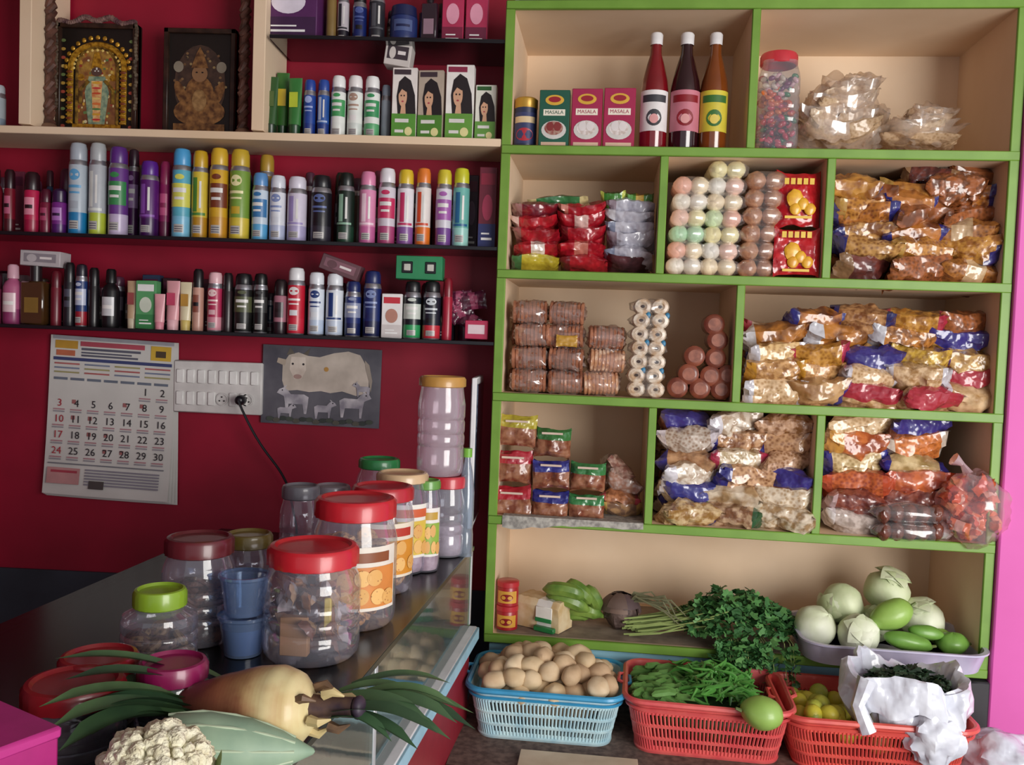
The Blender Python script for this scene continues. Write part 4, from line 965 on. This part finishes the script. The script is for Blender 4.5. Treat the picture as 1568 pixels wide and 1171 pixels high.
# ------------------------------------------------------------ glass counter
CZ=1.04
Ac=at_z(725,836,CZ); Bc=at_z(560,1030,CZ); Ac.z=Bc.z=0
F=(Bc-Ac).normalized(); ang=math.atan2(F.y,F.x)+math.pi/2
CL=1.45; CW=.6
b=B(); ctop=clear('606468',.45,.22,.30,'16191c',.025,.05); cg=clear('b8c8c4',.14,.06,.5,'98a8a8'); alu=pm('c8ccd0',.4,.3); wh=pm('e8ecf0',.4)
b.box((-CW/2,-CL/2,CZ-.004),(CW,CL,.008),ctop,bev=.001)
b.box((.0005,-CL/2,CZ-.004),(.003,CL,.010),pm('1c2a28',.2),bev=.0008)
b.box((-.004,-CL/2,(CZ+.86)/2-.004),(.005,CL,CZ-.87),cg,bev=0)
b.box((-CW/2,-CL/2,.845),(CW+.03,CL,.03),wh,bev=.002); b.box((.0168,-CL/2,.845),(.006,CL,.026),pm('9cc8dc',.4),bev=.001)
b.box((-CW/2,-CL/2,.415),(CW,CL-.01,.83),pm('8a1c2c',.5),bev=.002)
b.box((-CW+.01,-CL/2,.95),(.015,CL,.17),pm('3a4048',.5),bev=0)
for yy in (-.008,-CL*.5,-CL+.008): b.box((-.006,yy,.95),(.012,.012,.17),alu)
b.done('glass_display_counter',Ac,ang)
b=B()
cols=['c83040','e0c040','3c8048','e8e4e0','2c3c88','d87838','b82858','e8e0c8','6a4030','50a0c0']
for i in range(70):
    x=-ru(.05,.3); y=-ru(.05,CL-.05); c1,c2=random.sample(cols,2)
    b.pillow((x,y,.885+ru(0,.04)),ru(.05,.07),ru(.05,.07),.03,film(c1),film(c2),random.choice(['band','ends','diag']),M=RZ(ru(0,3))@RX(ru(-.6,.6)),nu=9,nv=7)
b.box((-.022,-.25,.895),(.02,.05,.065),pm('b88830',.4)); b.box((-.0115,-.25,.895),(.002,.04,.025),pm('c02830',.4))
b.done('assorted_sweets_packets',Ac,ang)

def cjar(name,px,pyb,wpx,ptop,lid,content,fill=.7,label=None,neck=.84,lidh=.16,body=None,sq=0,base=CZ,rz=0):
    p=at_z(px,pyb,base+.0005); d=(p-CAM).dot(ray(784,585).normalized()); r=wpx*d/FPX/2; h=hz(p,px,ptop)-base
    b=B(); jar(b,r,h,lid,content,fill,body,sq,lidh,neck,label); b.done(name,p,rz); return p,r,h
def cookies(p,r,h,pal,n=60,disc=.02):
    b=B()
    for i in range(n):
        a1=ru(0,6.3); rr=math.sqrt(R())*(r*.93-disc); z=.012+h*i/n
        c1,c2=random.choice(pal)
        b.lathe([(0,-.004),(disc*.9,-.004),(disc,0),(disc*.9,.003),(0,.005)],pm(c1,.6,0,c2,140,.4,120,kind='voronoi',lo=.1,hi=.5),M=Matrix.Translation((rr*math.cos(a1),rr*math.sin(a1),z))@RZ(ru(0,6))@RX(ru(-1.1,1.1)),seg=14)
    b.done('jar_of_cookies_filling',p)
bis=pm('c08c64',.5,0,'7c4c34',55,.6,60); drk=pm('4a3838',.5,0,'2a2024',40,.5,50)
pinkc=pm('d0b8c0',.4,0,'a07c88',30,.5,40)
ck=[('c8965c','6a3c20'),('b8844c','5a3018'),('d0a878','8a5830')]
p1,r1,h1=cjar('plastic_jar',476,1000,146,832,'c4202c',None,.6,None,.86,.17)
b=B()
for i in range(64):
    a1=ru(0,6.3); rr=R()**.5*r1*.62; c1=random.choice(['a87050','7a4a34','c8a888','4a3c40','d8d0d0','8a5a3c','b88050'])
    b.pillow((rr*math.cos(a1),rr*math.sin(a1),.022+ru(0,1)*h1*.5),.045,.032,.014,film(c1),film(random.choice(['c8a070','c8c0c0','5a3828'])),'band',M=RZ(ru(0,3))@RX(ru(.6,1.6)),nu=8,nv=6)
b.box((-.012,-r1*.62,.04),(.04,.015,.055),pm('b08458',.6)); b.box((.033,-r1*.5,.07),(.01,.02,.05),pm('d8c050',.5)); b.done('jar_sweets_filling',p1)
p2,r2,h2=cjar('plastic_jar',540,950,128,760,'c4202c',None,.7,('e8e0d4','d88840','8a4c28'),.88,.15,rz=.4); cookies(p2,r2,h2*.62,ck,70)
p3,r3,h3=cjar('plastic_jar',582,900,98,742,'b82430',None,.6,('e8dcc8','d89030','b83828'),.88,.13,rz=.5); cookies(p3,r3,h3*.6,ck,50)
cjar('plastic_jar',612,872,84,722,'d8b890',pinkc,.7,('ece8e0','e0c050','d06038'),.86,.09,rz=.5)
cjar('plastic_jar',577,842,70,701,'2c8448',bis,.6,None,.82,.1)
cjar('plastic_jar',650,872,44,734,'68a048',pinkc,.8,('f0ece8','98b848','c8a040'),.86,.09,rz=.3)
pj,rj,hj=cjar('plastic_jar',682,848,60,727,'c83440',pinkc,.5,None,.9,.14,body=clear('e8ecf4',.3,.1,.6,'c8c8d4'))
p=pj.copy(); b=B(); ht=hz(p,672,576)-(CZ+hj); jar(b,rj*1.2,ht,'c8964c',None,0,clear('f4ecf4',.34,.12,.7,'e4d0dc'),0,.1,.9); b.done('plastic_jar',(p.x-.018,p.y,CZ+hj+.001))
p=at_z(711,850,CZ); b=B(); h=hz(p,711,686)-CZ; r=.017; wb=clear('d0dce8',.35,.1,.6,'a8b4c4')
b.lathe([(0,0,wb),(r,0),(r,h*.2),(r*.92,h*.25),(r,h*.3),(r,h*.6),(r*.7,h*.78),(r*.4,h*.88),(r*.4,h*.92,pm('78b840',.4)),(r*.55,h*.92),(r*.55,h),(0,h)],wb); b.done('water_bottle',p)
cjar('plastic_jar',457,900,62,742,'6a6870',drk,.4,None,.84,.12)
cjar('plastic_jar',505,885,60,742,'7a7078',bis,.5,None,.84,.12)
p4,r4,h4=cjar('plastic_jar',303,978,108,820,'601c24',None,.5,None,.86,.16); cookies(p4,r4,h4*.5,[('6a4838','2c1c1c'),('7a5440','38241c')],46)
cjar('plastic_jar',378,952,78,815,'6a5a28',bis,.6,None,.84,.14)
p5,r5,h5=cjar('plastic_jar',243,1028,112,900,'8cb02c',None,.35,None,.64,.2); cookies(p5,r5,h5*.38,[('6a5048','302428'),('8a7050','48382c')],36,.014)
p=at_z(372,1000,CZ); b=B(); cb=clear('a8c0e0',.35,.1,.6,'8098c0')
for k in range(2):
    z=.058*k; b.lathe([(0,z+.001,cb),(.026,z+.001),(.034,z+.052),(.0365,z+.054),(.0365,z+.058),(.033,z+.058)],cb,seg=24)
b.lathe([(0,.004),(.024,.004),(.03,.04),(0,.04)],pm('7088b0',.5)); b.done('plastic_cups',p)
for px,py,wl,col in ((152,1001,100,'8c1a22'),(114,1040,125,'8c1a22'),(265,1010,92,'8a1450')):
    p=at_z(px,py,CZ+.08); d=(p-CAM).length; r=wl*d/FPX/2; b=B(); jar(b,r/.97,.08,col,drk,.8,None,0,.26,.9); b.done('plastic_tub',(p.x,p.y,CZ+.0005))
# large root vegetable
pa=at_z(235,1082,CZ+.03); pb=at_z(472,1085,CZ+.047)
ax=pb-pa; L=ax.length; q=ax.to_track_quat('Z','Y').to_matrix().to_4x4()
def mixc(c1,c2,t):
    a_=[int(c1[i:i+2],16) for i in (0,2,4)]; b_=[int(c2[i:i+2],16) for i in (0,2,4)]
    return '%02x%02x%02x'%tuple(int(x*(1-t)+y*t) for x,y in zip(a_,b_))
def rootc(t):
    st=[(0,'4c2424'),(.3,'743c30'),(.5,'a06848'),(.66,'c4a470'),(.8,'d8ca98'),(1.1,'dcd0a0')]
    for (t0,c0),(t1,c1) in zip(st,st[1:]):
        if t<=t1: return mixc(c0,c1,(t-t0)/(t1-t0))
    return st[-1][1]
b=B()
ctl=[(0,0),(.04,.008),(.12,.018),(.3,.028),(.5,.038),(.7,.046),(.83,.047),(.94,.040),(1.0,.028),(1.04,.018),(1.05,0)]
def rr_(t):
    for (t0,r0),(t1,r1_) in zip(ctl,ctl[1:]):
        if t<=t1:
            f=(t-t0)/(t1-t0); f=f*f*(3-2*f)*.35+f*.65; return r0+(r1_-r0)*f
    return 0
nz_=42; prf=[]
for i in range(nz_+1):
    t=1.05*i/nz_; c1=rootc(t); prf.append((rr_(t),L*t,pm(c1,.45,0,mixc(c1,rootc(max(0,t-.25)),.75),22,coat=.2)))
b.lathe(prf,white,seg=28)
brc=pm('8a6a4c',.6,0,'5a4434',40)
for k in range(9):
    a1=k*2.4; z=L*(.93+.03*k); r=.027-.0014*k
    b.tube([(r*math.cos(a1),r*math.sin(a1),z),(r*1.2*math.cos(a1),r*1.2*math.sin(a1),z+.012),(r*.9*math.cos(a1),r*.9*math.sin(a1),z+.024)],[.006,.005,.001],brc if k%2 else pm('d0bc88',.5),6)
b.tube([(0,0,L),(0.0,.003,L+.03),(-.004,.004,L+.055)],[.017,.011,.011],pm('6a5040',.6,0,'3a2c38',40),9); b.blob((-.004,.004,L+.06),(.013,.013,.008),pm('3c3040',.5),12,8)
ob=b.done('large_root_vegetable',pa); ob.rotation_euler=q.to_euler()
# long leaves
b=B(); lvm=[pm('4c6a44',.45,0,'37523a',14),pm('3c5a3c',.45,0,'2c4430',14),pm('5a7a50',.45,0,'44603c',14)]
def blade(p0,p1,w,sag,mi,arch=.01):
    n=14; vs=[]; d_=(p1-p0); side=Vector((-d_.y,d_.x,0)).normalized()
    for i in range(n+1):
        t=i/n; c_=p0+d_*t+Vector((0,0,arch*math.sin(math.pi*t)-sag*t*t)); ww=w*(.55+.9*t*(1-t)*2)*(1 if t<.8 else (1-t)/.2*.95+.05)
        fold=.25*ww
        vs+=[c_-side*ww/2+Vector((0,0,fold)),c_,c_+side*ww/2+Vector((0,0,fold))]
    b.add(vs,[(i*3+j,i*3+j+1,i*3+4+j,i*3+3+j) for i in range(n) for j in (0,1)],lvm[mi%3])
for i,(xa,ya,xb,yb,wd) in enumerate(((540,1050,690,1040,.02),(540,1065,728,1110,.026),(530,1070,725,1085,.024),(520,1085,690,1125,.024),(500,1095,640,1140,.022),(520,1060,650,1062,.02),(550,1075,700,1100,.03),(505,1100,600,1128,.02),(560,1060,700,1075,.02),(500,1075,660,1098,.03),(510,1090,670,1115,.026))):
    blade(at_z(xa,ya,CZ+.03+.002*i),at_z(xb,yb,CZ+.015+.003*i),wd,.005,i)
for i,(xa,ya,xb,yb,wd) in enumerate(((330,1050,85,1008,.02),(320,1062,100,1040,.024),(300,1075,60,1082,.026),(290,1090,75,1115,.03),(300,1085,110,1100,.026),(340,1040,160,1020,.018),(280,1100,90,1150,.036),(310,1070,130,1062,.026),(290,1100,140,1125,.03))):
    blade(at_z(xa,ya,CZ+.04),at_z(xb,yb,CZ+.095-.007*i),wd,.0,i,.015)
b.done('leafy_green_stalks')
pa=at_z(225,1140,CZ+.035); pb=at_z(480,1150,CZ+.02); ax=pb-pa; L=ax.length; q=ax.to_track_quat('Z','Y').to_matrix().to_4x4()
b=B(); b.lathe([(0,0),(.02,.005),(.033,L*.15),(.036,L*.35),(.031,L*.6),(.02,L*.8),(.009,L*.93),(.003,L),(0,L*1.01)],pm('98ae94',.55,0,'7c9680',16),seg=30)
for k in range(9):
    a1=k*.7; b.tube([(.034*math.cos(a1)*s_,.034*math.sin(a1)*s_,L*t) for s_,t in ((.9,.1),(1.05,.3),(.98,.5),(.75,.7),(.4,.88))],.0014,pm('b4c4a8',.6),5)
ob=b.done('green_gourd_in_husk',pa); ob.rotation_euler=q.to_euler()
# cauliflower
p=at_z(238,1172,CZ+.045); b=B(); cf=pm('e8e4cc',.8,0,'d0c8a8',60,.6,160)
b.blob((0,0,0),(.048,.046,.035),cf,16,10)
for i in range(300):
    th=math.acos(1-R()*1.15); a1=ru(0,6.28); n=Vector((math.sin(th)*math.cos(a1),math.sin(th)*math.sin(a1),math.cos(th))); q=1+.12*noise.noise(n*4)
    b.blob((n.x*.047*q,n.y*.046*q,n.z*.039*q),ru(.0045,.0095),cf,8,6,.3,3,seed=i)
for k in range(6):
    a1=k*1.05+.3; vs=[];n=6
    for i in range(n):
        for j in range(n):
            t=i/(n-1); s_=(j/(n-1)-.5)*.9*math.sin(.5+t*2.3); r=.03+.03*t; vs.append((r*math.cos(a1+s_),r*math.sin(a1+s_),-.035+.045*t*t+.004*math.sin(9*s_)))
    b.add(vs,[(i*n+j,i*n+j+1,i*n+n+j+1,i*n+n+j) for i in range(n-1) for j in range(n-1)],pm('8aa46c',.55))
b.done('cauliflower',(p.x,p.y,CZ+.038))
p=at_z(22,1120,CZ+.09); b=B(); b.box((0,0,.045),(.12,.09,.09),pm('b02878',.4),bev=.003); b.box((0,0,.087),(.124,.094,.012),pm('c03488',.4),bev=.003); b.rect(-.04,.05,.02,.06,-.0458,pm('e8d0e0',.4)); b.ell(.048,.04,.01,.02,-.0464,pm('d8c040',.4))
b.done('pink_sweets_box',(p.x-.038,p.y,CZ),-.5)

# ------------------------------------------------------------ light
w=bpy.data.worlds.new('world'); sc.world=w; w.use_nodes=True; nt=w.node_tree; bg=nt.nodes['Background']
sky=nt.nodes.new('ShaderNodeTexSky'); sky.sky_type='HOSEK_WILKIE'; sky.turbidity=6; sky.sun_direction=(.5,-.3,.8)
mx=nt.nodes.new('ShaderNodeMixRGB'); mx.inputs[0].default_value=.75; mx.inputs[2].default_value=(.93,.94,1,1)
nt.links.new(sky.outputs[0],mx.inputs[1]); nt.links.new(mx.outputs[0],bg.inputs[0]); bg.inputs[1].default_value=.70
def area(name,loc,tgt,size,e,col,sy=None):
    l=bpy.data.lights.new(name,'AREA'); l.shape='RECTANGLE'; l.size=size; l.size_y=sy or size; l.energy=e; l.color=col
    o=bpy.data.objects.new(name,l); sc.collection.objects.link(o); o.location=loc
    o.rotation_euler=(Vector(tgt)-Vector(loc)).to_track_quat('-Z','Y').to_euler()
area('doorway_daylight',(2.0,-3.0,1.4),(.75,0,.85),1.7,104,(1,.965,.92),1.8)
